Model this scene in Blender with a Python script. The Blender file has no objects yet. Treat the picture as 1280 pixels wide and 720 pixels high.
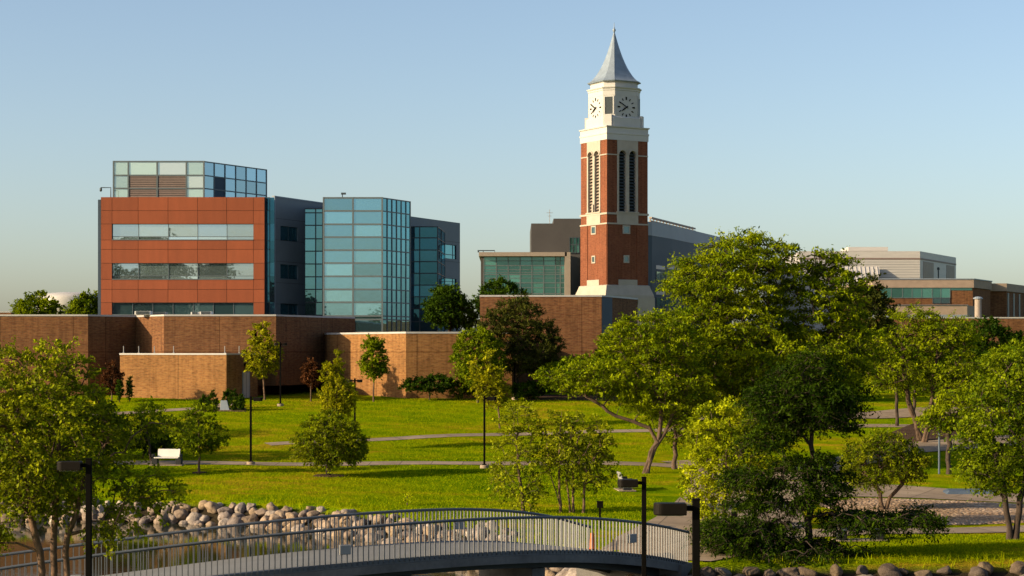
import bpy, math, random
import numpy as np

# ------------------------------------------------------------------ camera, sky, sun, exposure
SC = bpy.context.scene
COL = SC.collection
F = 2400.0            # focal length in pixels of the 1280 px wide photograph
HZ = 440.0            # horizon row of the photograph; the eye is the world origin (z = 0)

cam_d = bpy.data.cameras.new('camera')
cam = bpy.data.objects.new('camera', cam_d)
COL.objects.link(cam)
cam.location = (0, 0, 0)
cam.rotation_euler = (math.radians(90), 0, 0)
cam_d.sensor_width = 36
cam_d.lens = 36 * F / 1280
cam_d.shift_y = 80 / 1280
cam_d.clip_start = 0.5
cam_d.clip_end = 12000
SC.camera = cam

SUN_AZ = math.radians(-110.0)      # clockwise from +Y: the sun stands left of and a little behind the camera
SUN_EL = math.radians(19.0)
SKY_STRENGTH = 0.097
SUN_STRENGTH = 5.0
EXPOSURE = 0.95

world = bpy.data.worlds.new('World')
SC.world = world
world.use_nodes = True
wn = world.node_tree
bg = wn.nodes['Background']
sky = wn.nodes.new('ShaderNodeTexSky')
sky.sky_type = 'NISHITA'
sky.sun_disc = False
sky.sun_elevation = SUN_EL
sky.sun_rotation = SUN_AZ
sky.altitude = 300
sky.air_density = 0.85
sky.dust_density = 2.2
sky.ozone_density = 0.8
wn.links.new(sky.outputs['Color'], bg.inputs['Color'])
bg.inputs['Strength'].default_value = SKY_STRENGTH

sun_d = bpy.data.lights.new('sun', 'SUN')
sun_d.energy = SUN_STRENGTH
sun_d.angle = math.radians(0.5)
sun_d.color = (1.0, 0.78, 0.48)
sun = bpy.data.objects.new('sun', sun_d)
COL.objects.link(sun)
from mathutils import Vector
sdir = Vector((math.sin(SUN_AZ) * math.cos(SUN_EL), math.cos(SUN_AZ) * math.cos(SUN_EL), math.sin(SUN_EL)))
sun.rotation_euler = sdir.to_track_quat('Z', 'Y').to_euler()

SC.view_settings.view_transform = 'Standard'
SC.view_settings.look = 'None'
SC.view_settings.exposure = EXPOSURE
SC.view_settings.gamma = 1
SC.view_settings.use_curve_mapping = False
SC.cycles.max_bounces = 6
SC.cycles.diffuse_bounces = 2
SC.cycles.glossy_bounces = 3
SC.cycles.transmission_bounces = 4
SC.cycles.transparent_max_bounces = 4
SC.cycles.sample_clamp_indirect = 4
SC.cycles.use_denoising = True

random.seed(7)
RNG = np.random.default_rng(11)

# ------------------------------------------------------------------ materials
ALB = 0.84            # one calibration of all base colours against the exposure
def nt(name):
    m = bpy.data.materials.new(name)
    m.use_nodes = True
    t = m.node_tree
    return m, t, t.nodes['Principled BSDF']

def N(t, kind, **kw):
    n = t.nodes.new(kind)
    for k, v in kw.items():
        if k in n.inputs.keys():
            n.inputs[k].default_value = v
        else:
            setattr(n, k, v)
    return n

def ramp(t, stops):
    r = t.nodes.new('ShaderNodeValToRGB')
    e = r.color_ramp.elements
    while len(e) < len(stops):
        e.new(0.5)
    for i, (p, c) in enumerate(stops):
        e[i].position = p
        e[i].color = (*c, 1)
    return r

def mix_rgb(t, a, b, fac, mode='MIX'):
    m = t.nodes.new('ShaderNodeMix')
    m.data_type = 'RGBA'
    m.blend_type = mode
    for sock, val in ((m.inputs[0], fac), (m.inputs[6], a), (m.inputs[7], b)):
        if hasattr(val, 'links') or hasattr(val, 'is_linked'):
            t.links.new(val, sock)
        elif isinstance(val, (int, float)):
            sock.default_value = val
        else:
            sock.default_value = (*val, 1)
    return m.outputs[2]

def coords(t, kind='Object'):
    c = t.nodes.new('ShaderNodeTexCoord')
    return c.outputs[kind]

def world_pos(t):
    return t.nodes.new('ShaderNodeNewGeometry').outputs['Position']

def mapping(t, vec, scale):
    m = t.nodes.new('ShaderNodeMapping')
    m.inputs['Scale'].default_value = scale
    t.links.new(vec, m.inputs['Vector'])
    return m.outputs['Vector']

def noise(t, vec, scale, detail=4, rough=0.55):
    n = N(t, 'ShaderNodeTexNoise', Scale=scale, Detail=detail, Roughness=rough)
    t.links.new(vec, n.inputs['Vector'])
    return n.outputs['Fac']

def bump(t, bsdf, height, strength, dist):
    b = N(t, 'ShaderNodeBump', Strength=strength, Distance=dist)
    t.links.new(height, b.inputs['Height'])
    t.links.new(b.outputs['Normal'], bsdf.inputs['Normal'])

def m_plain(name, col, rough=0.7, metal=0.0, var=0.15, scale=1.5, bumpy=0.0, stretch=(1, 1, 1), spec=0.3, island=0.0):
    col = tuple(c * ALB for c in col)
    m, t, b = nt(name)
    p = mapping(t, world_pos(t), stretch)
    f = noise(t, p, scale)
    f2 = noise(t, p, scale * 9, 3)
    r = ramp(t, [(0.3, tuple(c * (1 - var) for c in col)), (0.7, tuple(min(1, c * (1 + var)) for c in col))])
    t.links.new(f, r.inputs['Fac'])
    r2 = ramp(t, [(0.3, (1 - var * .7,) * 3), (0.7, (1 + 0 * var,) * 3)])
    t.links.new(f2, r2.inputs['Fac'])
    col_ = mix_rgb(t, r.outputs['Color'], r2.outputs['Color'], 1.0, 'MULTIPLY')
    if island:                                                      # each cladding panel a hair different
        ge = t.nodes.new('ShaderNodeNewGeometry'); ri = ramp(t, [(0, (1 - island,) * 3), (1, (1 + island * .5,) * 3)])
        t.links.new(ge.outputs['Random Per Island'], ri.inputs['Fac']); col_ = mix_rgb(t, col_, ri.outputs['Color'], 1.0, 'MULTIPLY')
    t.links.new(col_, b.inputs['Base Color'])
    b.inputs['Roughness'].default_value = rough
    b.inputs['Metallic'].default_value = metal
    b.inputs['Specular IOR Level'].default_value = spec
    if bumpy:
        bump(t, b, f2, bumpy, 0.03)
    return m

def m_brick(name, c1, c2, c3, mortar, stain=0.25):
    c1, c2, c3, mortar = (tuple(c * ALB for c in q) for q in (c1, c2, c3, mortar))
    m, t, b = nt(name)
    uv = coords(t, 'UV')
    br = N(t, 'ShaderNodeTexBrick', Scale=1.0)
    br.offset = 0.5
    br.inputs['Brick Width'].default_value = 0.42
    br.inputs['Row Height'].default_value = 0.14
    br.inputs['Mortar Size'].default_value = 0.012
    br.inputs['Color1'].default_value = (*c1, 1)
    br.inputs['Color2'].default_value = (*c2, 1)
    br.inputs['Mortar'].default_value = (*mortar, 1)
    br.inputs['Bias'].default_value = -0.1
    t.links.new(uv, br.inputs['Vector'])
    streak = noise(t, mapping(t, uv, (1.1, 5.5, 1)), 1.3, 5, 0.65)
    r = ramp(t, [(0.42, (0, 0, 0)), (0.66, (1, 1, 1))])
    t.links.new(streak, r.inputs['Fac'])
    col = mix_rgb(t, br.outputs['Color'], c3, r.outputs['Color'])
    big = noise(t, mapping(t, uv, (.25, .5, 1)), 1.0, 4)
    r2 = ramp(t, [(0.3, (1 - stain,) * 3), (0.7, (1.0, 1.0, 1.0))])
    t.links.new(big, r2.inputs['Fac'])
    fine = noise(t, mapping(t, uv, (2.4, 7, 1)), 1.0, 2)
    r3 = ramp(t, [(0.36, (0.62, 0.6, 0.6)), (0.5, (1, 1, 1))])
    t.links.new(fine, r3.inputs['Fac'])
    col = mix_rgb(t, col, r2.outputs['Color'], 1.0, 'MULTIPLY')
    col = mix_rgb(t, col, r3.outputs['Color'], 0.75, 'MULTIPLY')
    run = noise(t, mapping(t, uv, (2.6, .16, 1)), 1.0, 4, .6)                     # rain streaks
    r4 = ramp(t, [(0.40, (0.66, 0.64, 0.62)), (0.56, (1, 1, 1))]); t.links.new(run, r4.inputs['Fac'])
    col = mix_rgb(t, col, r4.outputs['Color'], 0.55, 'MULTIPLY')
    jt = N(t, 'ShaderNodeTexBrick', Scale=1.0); jt.offset = 0                      # movement joints
    jt.inputs['Brick Width'].default_value = 6.4; jt.inputs['Row Height'].default_value = 60; jt.inputs['Mortar Size'].default_value = 0.028
    jt.inputs['Color1'].default_value = jt.inputs['Color2'].default_value = (1, 1, 1, 1); jt.inputs['Mortar'].default_value = (.35, .32, .3, 1)
    t.links.new(uv, jt.inputs['Vector'])
    if stain > .2: col = mix_rgb(t, col, jt.outputs['Color'], 1.0, 'MULTIPLY')
    t.links.new(col, b.inputs['Base Color'])
    b.inputs['Roughness'].default_value = 0.9
    b.inputs['Specular IOR Level'].default_value = 0.15
    bump(t, b, br.outputs['Fac'], 0.25, -0.01)
    return m

def m_glass(name, base, refl, fac, rough=0.02, wav=0.0035):
    """coated facade glass: a dark tinted body under a tinted mirror coat, slightly wavy"""
    m, t, b = nt(name)
    ge = t.nodes.new('ShaderNodeNewGeometry')                                      # each pane: other room, other blind
    rr = ramp(t, [(0.0, tuple(c * .5 for c in base)), (.45, base), (.72, tuple(c * 1.5 for c in base)), (1.0, tuple(min(.4, c * 2.6 + .02) for c in base))])
    t.links.new(ge.outputs['Random Per Island'], rr.inputs['Fac']); t.links.new(rr.outputs['Color'], b.inputs['Base Color'])
    b.inputs['Roughness'].default_value = 0.4
    b.inputs['Specular IOR Level'].default_value = 0.2
    g = N(t, 'ShaderNodeBsdfGlossy', Roughness=rough)
    r9 = ramp(t, [(0.0, tuple(c * .86 for c in refl)), (1.0, tuple(min(1, c * 1.1) for c in refl))]); r9.color_ramp.interpolation = 'LINEAR'
    t.links.new(ge.outputs['Random Per Island'], r9.inputs['Fac']); t.links.new(r9.outputs['Color'], g.inputs['Color'])
    lw = N(t, 'ShaderNodeLayerWeight', Blend=0.25)
    ma = N(t, 'ShaderNodeMath', operation='MULTIPLY_ADD')
    t.links.new(lw.outputs['Fresnel'], ma.inputs[0])
    ma.inputs[1].default_value = 0.8
    ma.inputs[2].default_value = fac
    ma.use_clamp = True
    mx = t.nodes.new('ShaderNodeMixShader')
    t.links.new(ma.outputs[0], mx.inputs[0])
    t.links.new(b.outputs[0], mx.inputs[1])
    t.links.new(g.outputs[0], mx.inputs[2])
    out = t.nodes['Material Output']
    t.links.new(mx.outputs[0], out.inputs['Surface'])
    f = noise(t, world_pos(t), 0.9, 2)
    bp = N(t, 'ShaderNodeBump', Strength=1.0, Distance=wav)
    t.links.new(f, bp.inputs['Height'])
    t.links.new(bp.outputs['Normal'], g.inputs['Normal'])
    return m

def m_leaf(name, dark, light, trans=0.30, gloss=0.004):
    m, t, b = nt(name)
    t.nodes.remove(b)
    dark = tuple(c * q for c, q in zip(dark, (.80, .86, .6))); light = tuple(c * q for c, q in zip(light, (1.12, 1.16, .6)))
    at = N(t, 'ShaderNodeAttribute', attribute_name='tint')
    r = ramp(t, [(0.0, dark), (1.0, light)])
    t.links.new(at.outputs['Fac'], r.inputs['Fac'])
    d = t.nodes.new('ShaderNodeBsdfDiffuse')
    tr = t.nodes.new('ShaderNodeBsdfTranslucent')
    g = N(t, 'ShaderNodeBsdfGlossy', Roughness=0.45)
    g.inputs['Color'].default_value = (0.8, 0.9, 0.4, 1)
    t.links.new(r.outputs['Color'], d.inputs['Color'])
    tc = mix_rgb(t, r.outputs['Color'], (1.25, 1.15, 0.55), 1.0, 'MULTIPLY')
    t.links.new(tc, tr.inputs['Color'])
    m1 = t.nodes.new('ShaderNodeMixShader'); m1.inputs[0].default_value = trans
    m2 = t.nodes.new('ShaderNodeMixShader'); m2.inputs[0].default_value = gloss
    t.links.new(d.outputs[0], m1.inputs[1]); t.links.new(tr.outputs[0], m1.inputs[2])
    t.links.new(m1.outputs[0], m2.inputs[1]); t.links.new(g.outputs[0], m2.inputs[2])
    t.links.new(m2.outputs[0], t.nodes['Material Output'].inputs['Surface'])
    return m

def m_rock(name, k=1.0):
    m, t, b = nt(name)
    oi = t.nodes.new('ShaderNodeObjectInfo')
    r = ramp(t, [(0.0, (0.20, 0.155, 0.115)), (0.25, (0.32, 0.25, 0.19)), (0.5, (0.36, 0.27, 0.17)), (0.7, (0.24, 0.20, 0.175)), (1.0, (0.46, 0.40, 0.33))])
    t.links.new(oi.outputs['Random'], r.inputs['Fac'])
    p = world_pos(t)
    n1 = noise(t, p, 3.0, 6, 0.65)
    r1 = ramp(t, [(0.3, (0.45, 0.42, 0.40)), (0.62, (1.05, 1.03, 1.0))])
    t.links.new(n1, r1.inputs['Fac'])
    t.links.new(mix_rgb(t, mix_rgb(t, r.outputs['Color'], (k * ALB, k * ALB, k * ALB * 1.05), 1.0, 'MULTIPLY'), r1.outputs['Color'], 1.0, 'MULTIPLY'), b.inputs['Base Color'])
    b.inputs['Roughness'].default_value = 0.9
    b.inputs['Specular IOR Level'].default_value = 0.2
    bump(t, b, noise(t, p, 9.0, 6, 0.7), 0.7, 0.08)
    return m

def m_grass():
    m, t, b = nt('lawn_grass')
    p = world_pos(t)
    big = noise(t, mapping(t, p, (1, .55, 1)), 0.09, 4, .6)
    mid = noise(t, mapping(t, p, (.8, .5, 1)), 0.55, 5, .7)
    fin = noise(t, p, 9.0, 4, 0.75)
    dry = noise(t, mapping(t, p, (.07, .42, 1)), 1.0, 5, .7)
    r = ramp(t, [(0.06, (0.072, 0.140, 0.0012)), (0.38, (0.138, 0.212, 0.0018)), (0.68, (0.205, 0.236, 0.0025)), (0.98, (0.300, 0.225, 0.012))])
    mixf = N(t, 'ShaderNodeMath', operation='MULTIPLY_ADD'); mixf.inputs[1].default_value = 0.55
    hal = N(t, 'ShaderNodeMath', operation='MULTIPLY'); hal.inputs[1].default_value = 0.45
    t.links.new(mid, hal.inputs[0]); t.links.new(big, mixf.inputs[0]); t.links.new(hal.outputs[0], mixf.inputs[2])
    ex = N(t, 'ShaderNodeMapRange'); t.links.new(mixf.outputs[0], ex.inputs[0]); ex.inputs[1].default_value = 0.36; ex.inputs[2].default_value = 0.64
    dr = ramp(t, [(0.50, (0, 0, 0)), (0.72, (0.6, 0.6, 0.6))]); t.links.new(dry, dr.inputs['Fac'])
    su = N(t, 'ShaderNodeMath', operation='ADD'); t.links.new(ex.outputs[0], su.inputs[0]); t.links.new(dr.outputs['Color'], su.inputs[1])
    t.links.new(su.outputs[0], r.inputs['Fac'])
    r2 = ramp(t, [(0.3, (0.5, 0.55, 0.5)), (0.62, (1.2, 1.15, 1.05))])
    t.links.new(fin, r2.inputs['Fac'])
    sep = t.nodes.new('ShaderNodeSeparateXYZ'); t.links.new(p, sep.inputs[0])
    zr = N(t, 'ShaderNodeMapRange'); t.links.new(sep.outputs[2], zr.inputs[0])
    zr.inputs[1].default_value = -7.95; zr.inputs[2].default_value = -7.66      # bare wet earth between the bank's stones
    wv = N(t, 'ShaderNodeTexWave', Scale=0.16, Distortion=1.5); wv.bands_direction = 'DIAGONAL'      # mowing lines
    t.links.new(p, wv.inputs['Vector']); wr = ramp(t, [(0.3, (0.86, 0.89, 0.86)), (0.7, (1.06, 1.04, 1.0))]); t.links.new(wv.outputs['Fac'], wr.inputs['Fac'])
    gr = mix_rgb(t, mix_rgb(t, r.outputs['Color'], r2.outputs['Color'], 0.9, 'MULTIPLY'), wr.outputs['Color'], 1.0, 'MULTIPLY')
    mud = mix_rgb(t, (0.035, 0.028, 0.018), gr, zr.outputs[0])
    t.links.new(mud, b.inputs['Base Color'])
    b.inputs['Roughness'].default_value = 0.9
    b.inputs['Specular IOR Level'].default_value = 0.0
    try:
        b.inputs['Sheen Weight'].default_value = 0.0
        b.inputs['Sheen Tint'].default_value = (0.8, 0.9, 0.3, 1)
    except Exception:
        pass
    h = N(t, 'ShaderNodeMath', operation='ADD')
    t.links.new(fin, h.inputs[0]); t.links.new(mid, h.inputs[1])
    bump(t, b, h.outputs[0], 0.9, 0.16)
    return m

def m_water():
    m, t, b = nt('pond_water')
    b.inputs['Base Color'].default_value = (0.012, 0.017, 0.006, 1)
    b.inputs['Roughness'].default_value = 0.03
    b.inputs['IOR'].default_value = 1.33
    b.inputs['Specular IOR Level'].default_value = 0.5
    p = mapping(t, world_pos(t), (0.55, 1.6, 1))
    bump(t, b, noise(t, p, 2.2, 3, 0.5), 0.055, 0.05)
    return m

def m_gravel(name, cols, sc=8.0):
    m, t, b = nt(name)
    p = world_pos(t)
    v = N(t, 'ShaderNodeTexVoronoi', Scale=sc)
    t.links.new(p, v.inputs['Vector'])
    r = ramp(t, [(i / (len(cols) - 1), c) for i, c in enumerate(cols)])
    sep = t.nodes.new('ShaderNodeSeparateColor')
    t.links.new(v.outputs['Color'], sep.inputs[0])
    t.links.new(sep.outputs[0], r.inputs['Fac'])
    big = noise(t, mapping(t, p, (.6, 1.5, 1)), 0.6, 4)
    r2 = ramp(t, [(0.35, (0.55, 0.50, 0.40)), (0.6, (1, 1, 1))])
    t.links.new(big, r2.inputs['Fac'])
    t.links.new(mix_rgb(t, r.outputs['Color'], r2.outputs['Color'], 0.8, 'MULTIPLY'), b.inputs['Base Color'])
    b.inputs['Roughness'].default_value = 0.95
    b.inputs['Specular IOR Level'].default_value = 0.1
    inv = N(t, 'ShaderNodeMath', operation='SUBTRACT'); inv.inputs[0].default_value = 1
    t.links.new(v.outputs['Distance'], inv.inputs[1])
    bump(t, b, inv.outputs[0], 1.0, 0.12)
    return m

M = {}
M['brick'] = m_brick('brown_brick', (0.200, 0.078, 0.031), (0.145, 0.053, 0.022), (0.245, 0.120, 0.049), (0.165, 0.115, 0.07))
M['brick_tan'] = m_brick('tan_brick', (0.305, 0.136, 0.043), (0.232, 0.095, 0.031), (0.350, 0.180, 0.062), (0.24, 0.165, 0.085))
M['brick_red'] = m_brick('red_brick', (0.235, 0.072, 0.034), (0.180, 0.050, 0.025), (0.25, 0.09, 0.045), (0.20, 0.12, 0.08), 0.15)
M['stone'] = m_plain('limestone', (0.40, 0.36, 0.305), 0.85, var=0.08, scale=0.8, bumpy=0.1)
M['stone_w'] = m_plain('pale_limestone', (0.50, 0.495, 0.48), 0.8, var=0.05, scale=0.7)
M['coping'] = m_plain('metal_coping', (0.42, 0.41, 0.40), 0.5, var=0.08)
M['panel_red'] = m_plain('terracotta_panel', (0.270, 0.070, 0.025), 0.55, var=0.09, scale=0.5, spec=0.25, stretch=(2.5, 1, .4), island=0.13)
M['dark'] = m_plain('dark_joint', (0.02, 0.022, 0.025), 0.8, var=0.1)
M['panel_grey'] = m_plain('grey_metal_panel', (0.12, 0.148, 0.175), 0.5, var=0.06, scale=0.4, spec=0.25)
M['panel_charcoal'] = m_plain('charcoal_panel', (0.065, 0.060, 0.057), 0.6, var=0.08, scale=0.4)
M['panel_slate'] = m_plain('blue_grey_panel', (0.052, 0.078, 0.108), 0.6, var=0.05, scale=0.3, spec=0.15)
M['panel_pale'] = m_plain('pale_metal_panel', (0.22, 0.26, 0.31), 0.55, var=0.05, scale=0.4)
M['panel_white'] = m_plain('white_metal_panel', (0.50, 0.48, 0.46), 0.5, var=0.05, scale=0.4, stretch=(1, 1, 6))
M['frame_tan'] = m_plain('tan_frame', (0.30, 0.245, 0.20), 0.6, var=0.08)
M['conc_tan'] = m_plain('tan_concrete', (0.33, 0.25, 0.19), 0.85, var=0.1, scale=1.2)
M['mull'] = m_plain('dark_mullion', (0.05, 0.065, 0.075), 0.45, var=0.05)
M['mull_l'] = m_plain('grey_mullion', (0.11, 0.135, 0.145), 0.45, var=0.05)
M['gl_teal'] = m_glass('teal_glass', (0.040, 0.095, 0.110), (0.36, 0.67, 0.84), 0.50)
M['gl_pale'] = m_glass('pale_green_glass', (0.24, 0.32, 0.28), (0.66, 0.80, 0.80), 0.32)
M['gl_dark'] = m_glass('dark_glass', (0.010, 0.028, 0.032), (0.45, 0.60, 0.65), 0.16)
M['gl_navy'] = m_glass('navy_glass', (0.006, 0.030, 0.050), (0.10, 0.38, 0.55), 0.24)
M['gl_blue'] = m_glass('blue_glass', (0.015, 0.05, 0.065), (0.24, 0.58, 0.70), 0.38)
M['gl_sky'] = m_glass('sky_blue_glass', (0.05, 0.10, 0.13), (0.46, 0.66, 0.78), 0.40)
M['gl_silver'] = m_glass('silver_glass', (0.08, 0.11, 0.11), (0.66, 0.78, 0.84), 0.55)
M['gl_green'] = m_glass('green_glass', (0.012, 0.055, 0.048), (0.35, 0.65, 0.58), 0.20)
M['louver'] = m_plain('brown_louver', (0.22, 0.165, 0.145), 0.6, var=0.08)
M['slate'] = m_plain('weathered_metal_roof', (0.23, 0.285, 0.35), 0.5, metal=0.15, var=0.14, scale=1.4, bumpy=0.15, spec=0.5)
M['black'] = m_plain('black_paint', (0.006, 0.0055, 0.005), 0.8, var=0.2, spec=0.02)
M['bronze'] = m_plain('dark_bronze', (0.009, 0.007, 0.0055), 0.55, metal=0.0, var=0.2, spec=0.08)
M['concrete'] = m_plain('concrete', (0.315, 0.245, 0.18), 0.9, var=0.12, scale=0.7, bumpy=0.1)
def m_path():
    m, t, b = nt('path_concrete')
    uv = coords(t, 'UV'); p = world_pos(t)
    br = N(t, 'ShaderNodeTexBrick', Scale=1.0); br.offset = 0.0
    br.inputs['Brick Width'].default_value = 1.9; br.inputs['Row Height'].default_value = 1.9; br.inputs['Mortar Size'].default_value = 0.022
    br.inputs['Color1'].default_value = (0.285, 0.222, 0.160, 1); br.inputs['Color2'].default_value = (0.225, 0.175, 0.128, 1); br.inputs['Mortar'].default_value = (0.07, 0.055, 0.04, 1)
    t.links.new(uv, br.inputs['Vector'])
    r = ramp(t, [(0.3, (0.66, 0.64, 0.62)), (0.65, (1.05, 1.05, 1.05))]); t.links.new(noise(t, p, 0.8, 6, .7), r.inputs['Fac'])
    t.links.new(mix_rgb(t, br.outputs['Color'], r.outputs['Color'], 1.0, 'MULTIPLY'), b.inputs['Base Color'])
    b.inputs['Roughness'].default_value = 0.9; b.inputs['Specular IOR Level'].default_value = 0.15
    return m
M['path'] = m_path()
M['deck'] = m_plain('deck_concrete', (0.17, 0.175, 0.18), 0.9, var=0.1, scale=0.9)
M['concrete_d'] = m_plain('dark_concrete', (0.155, 0.15, 0.145), 0.9, var=0.25, scale=0.9, bumpy=0.1)
M['rail'] = m_plain('galvanised_rail', (0.20, 0.205, 0.21), 0.5, metal=0.2, var=0.1)
M['rail_d'] = m_plain('dull_grey_rail', (0.10, 0.115, 0.135), 0.5, metal=0.2, var=0.1)
M['white'] = m_plain('white_paint', (0.72, 0.70, 0.66), 0.6, var=0.06)
M['grey'] = m_plain('mid_grey', (0.30, 0.30, 0.30), 0.6, var=0.1)
M['bluegrey'] = m_plain('blue_grey_metal', (0.075, 0.105, 0.15), 0.6, var=0.1)
M['orange'] = m_plain('orange_plastic', (0.75, 0.13, 0.02), 0.5, var=0.06)
M['door'] = m_plain('pale_door', (0.50, 0.46, 0.44), 0.6, var=0.08)
M['bark'] = m_plain('bark', (0.115, 0.075, 0.050), 0.95, var=0.4, scale=5, bumpy=0.6, stretch=(1, 1, .35))
M['bark_d'] = m_plain('dark_bark', (0.060, 0.042, 0.032), 0.95, var=0.4, scale=5, bumpy=0.6, stretch=(1, 1, .35))
M['bark_l'] = m_plain('pale_bark', (0.155, 0.095, 0.062), 0.95, var=0.5, scale=4, bumpy=0.5, stretch=(1, 1, .8))
M['mulch'] = m_gravel('mulch', [(0.045, 0.027, 0.018), (0.09, 0.055, 0.036), (0.065, 0.038, 0.025), (0.13, 0.085, 0.058)], 14)
M['gravel'] = m_gravel('gravel', [(0.20, 0.13, 0.085), (0.36, 0.25, 0.16), (0.28, 0.19, 0.13), (0.50, 0.39, 0.29)], 6)
M['rock'] = m_rock('boulder_stone')
M['rock_shade'] = m_rock('shade_toned_boulder_stone', 0.42)  # same stone, darkened: shade on the lower right shore put into the colour
M['grass'] = m_grass()
M['water'] = m_water()
M['lf_mid'] = m_leaf('leaf_mid_green', (0.050, 0.090, 0.004), (0.190, 0.230, 0.008))
M['lf_birch'] = m_leaf('leaf_birch', (0.075, 0.105, 0.006), (0.270, 0.285, 0.014))
M['lf_bright'] = m_leaf('leaf_bright', (0.140, 0.185, 0.005), (0.380, 0.400, 0.012), 0.36)
M['lf_locust'] = m_leaf('leaf_locust', (0.072, 0.118, 0.003), (0.240, 0.275, 0.006), 0.28)
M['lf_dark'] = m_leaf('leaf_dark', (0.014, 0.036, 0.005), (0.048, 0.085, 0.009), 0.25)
M['lf_cypress'] = m_leaf('leaf_cypress', (0.009, 0.024, 0.003), (0.036, 0.062, 0.004), 0.2)  # leaf colour darkened to carry the shade lying over this tree
M['lf_pine'] = m_leaf('leaf_pine', (0.022, 0.032, 0.010), (0.075, 0.078, 0.022), 0.2)
M['lf_purple'] = m_leaf('leaf_purple', (0.040, 0.016, 0.014), (0.110, 0.040, 0.032), 0.3)
M['lf_gold'] = m_leaf('leaf_gold', (0.125, 0.140, 0.006), (0.330, 0.310, 0.012), 0.33)
M['lf_olive'] = m_leaf('leaf_olive', (0.065, 0.100, 0.004), (0.205, 0.222, 0.008), 0.3)
M['lf_grass'] = m_leaf('grass_blade', (0.095, 0.150, 0.002), (0.255, 0.270, 0.004), 0.3, 0.0)

# ------------------------------------------------------------------ ground heights
_ky = [-600, 0, 30, 52, 67, 75, 83, 96, 107, 118, 135, 150, 162, 180, 220, 270, 400, 700, 3000, 9000]
_kz = [-6.5, -6.5, -6.8, -7.8, -7.6, -7.6, -7.57, -7.5, -7.15, -6.85, -5.95, -4.65, -3.95, -3.6, -0.5, 3, 3.5, -1, -6, -10]
_gy = np.arange(-600, 9000, 0.5)
_gz = np.interp(_gy, _ky, _kz)
_k = np.exp(-0.5 * (np.arange(-24, 25) * 0.5 / 2.6) ** 2); _k /= _k.sum()
_gz = np.convolve(np.pad(_gz, 24, mode='edge'), _k, 'valid')
WATER_Z = -8.6
SHORE = [(-90, 101), (-45, 99.5), (-26, 98), (-15.6, 96), (-10.5, 93.0), (-6.7, 88.5), (-3.6, 83), (-1.0, 77.5), (1.0, 75), (2.6, 72.2), (4.5, 69), (6.5, 67.6), (9.5, 67.4), (19, 68.0), (30, 68), (60, 66), (90, 60)]
_sx = np.array([p[0] for p in SHORE], float); _sy = np.array([p[1] for p in SHORE], float)
NEAR_SHORE = 54.5

def shore_d(X, Y):
    X = np.asarray(X, float); Y = np.asarray(Y, float)
    s = np.interp(X, _sx, _sy)
    g = (np.interp(X + 1, _sx, _sy) - np.interp(X - 1, _sx, _sy)) / 2
    far = (Y - s) / np.sqrt(1 + g * g)
    near = NEAR_SHORE + 0.06 * X * 0 - Y
    return np.maximum(far, near)

def zg(X, Y):
    X = np.asarray(X, float); Y = np.asarray(Y, float)
    p = np.interp(Y, _gy, _gz)
    d = shore_d(X, Y)
    bank = np.interp(d, [-6, -1.5, 0, 0.9, 1.9, 3.2, 8, 400], [-10.2, -9.6, -8.68, -8.0, -7.55, -7.3, 6, 20])
    roll = 0.05 * np.sin(X * 0.21 + 1.3) * np.sin(Y * 0.17) + 0.03 * np.sin(X * 0.53 + Y * 0.31)
    amp = np.clip((d - 2) / 6, 0, 1)
    return np.minimum(p, bank) + roll * amp

def Zg(X, Y):
    return float(zg(X, Y))

def PX(px, Y):
    return (px - 640.0) / F * Y

def PZ(py, Y):
    return (HZ - py) / F * Y

# ------------------------------------------------------------------ object helpers
def tag(o, label=None, cat=None, group=None, kind=None):
    if label: o['label'] = label
    if cat: o['category'] = cat
    if group: o['group'] = group
    if kind: o['kind'] = kind
    return o

def thing(name, label, cat, loc, group=None, rz=0.0):
    o = bpy.data.objects.new(name, None)
    o.empty_display_size = 0.3
    COL.objects.link(o)
    o.location = loc
    o.rotation_euler = (0, 0, rz)
    return tag(o, label, cat, group)

def copy_tree(o, parent=None):
    c = o.copy()
    COL.objects.link(c)
    if parent:
        c.parent = parent
    for ch in list(o.children):
        copy_tree(ch, c)
    return c

def np_mesh(name, V, Q, mats, fm=None, smooth=False, tint=None):
    """mesh from a vertex array (n,3) and a quad array (m,4)"""
    me = bpy.data.meshes.new(name)
    V = np.ascontiguousarray(V, np.float32); Q = np.ascontiguousarray(Q, np.int32)
    k = Q.shape[1]
    me.vertices.add(len(V)); me.vertices.foreach_set('co', V.ravel())
    me.loops.add(Q.size); me.loops.foreach_set('vertex_index', Q.ravel())
    me.polygons.add(len(Q)); me.polygons.foreach_set('loop_start', np.arange(0, Q.size, k, dtype=np.int32))
    for m in mats: me.materials.append(m)
    if fm is not None: me.polygons.foreach_set('material_index', np.asarray(fm, np.int32))
    if tint is not None:
        a = me.attributes.new('tint', 'FLOAT', 'FACE')
        a.data.foreach_set('value', np.asarray(tint, np.float32))
    me.update(calc_edges=True)
    me.polygons.foreach_set('use_smooth', np.full(len(Q), bool(smooth)))
    return me

def link(name, me, parent=None, loc=None):
    o = bpy.data.objects.new(name, me)
    COL.objects.link(o)
    if parent: o.parent = parent
    if loc is not None: o.location = loc
    return o

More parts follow.
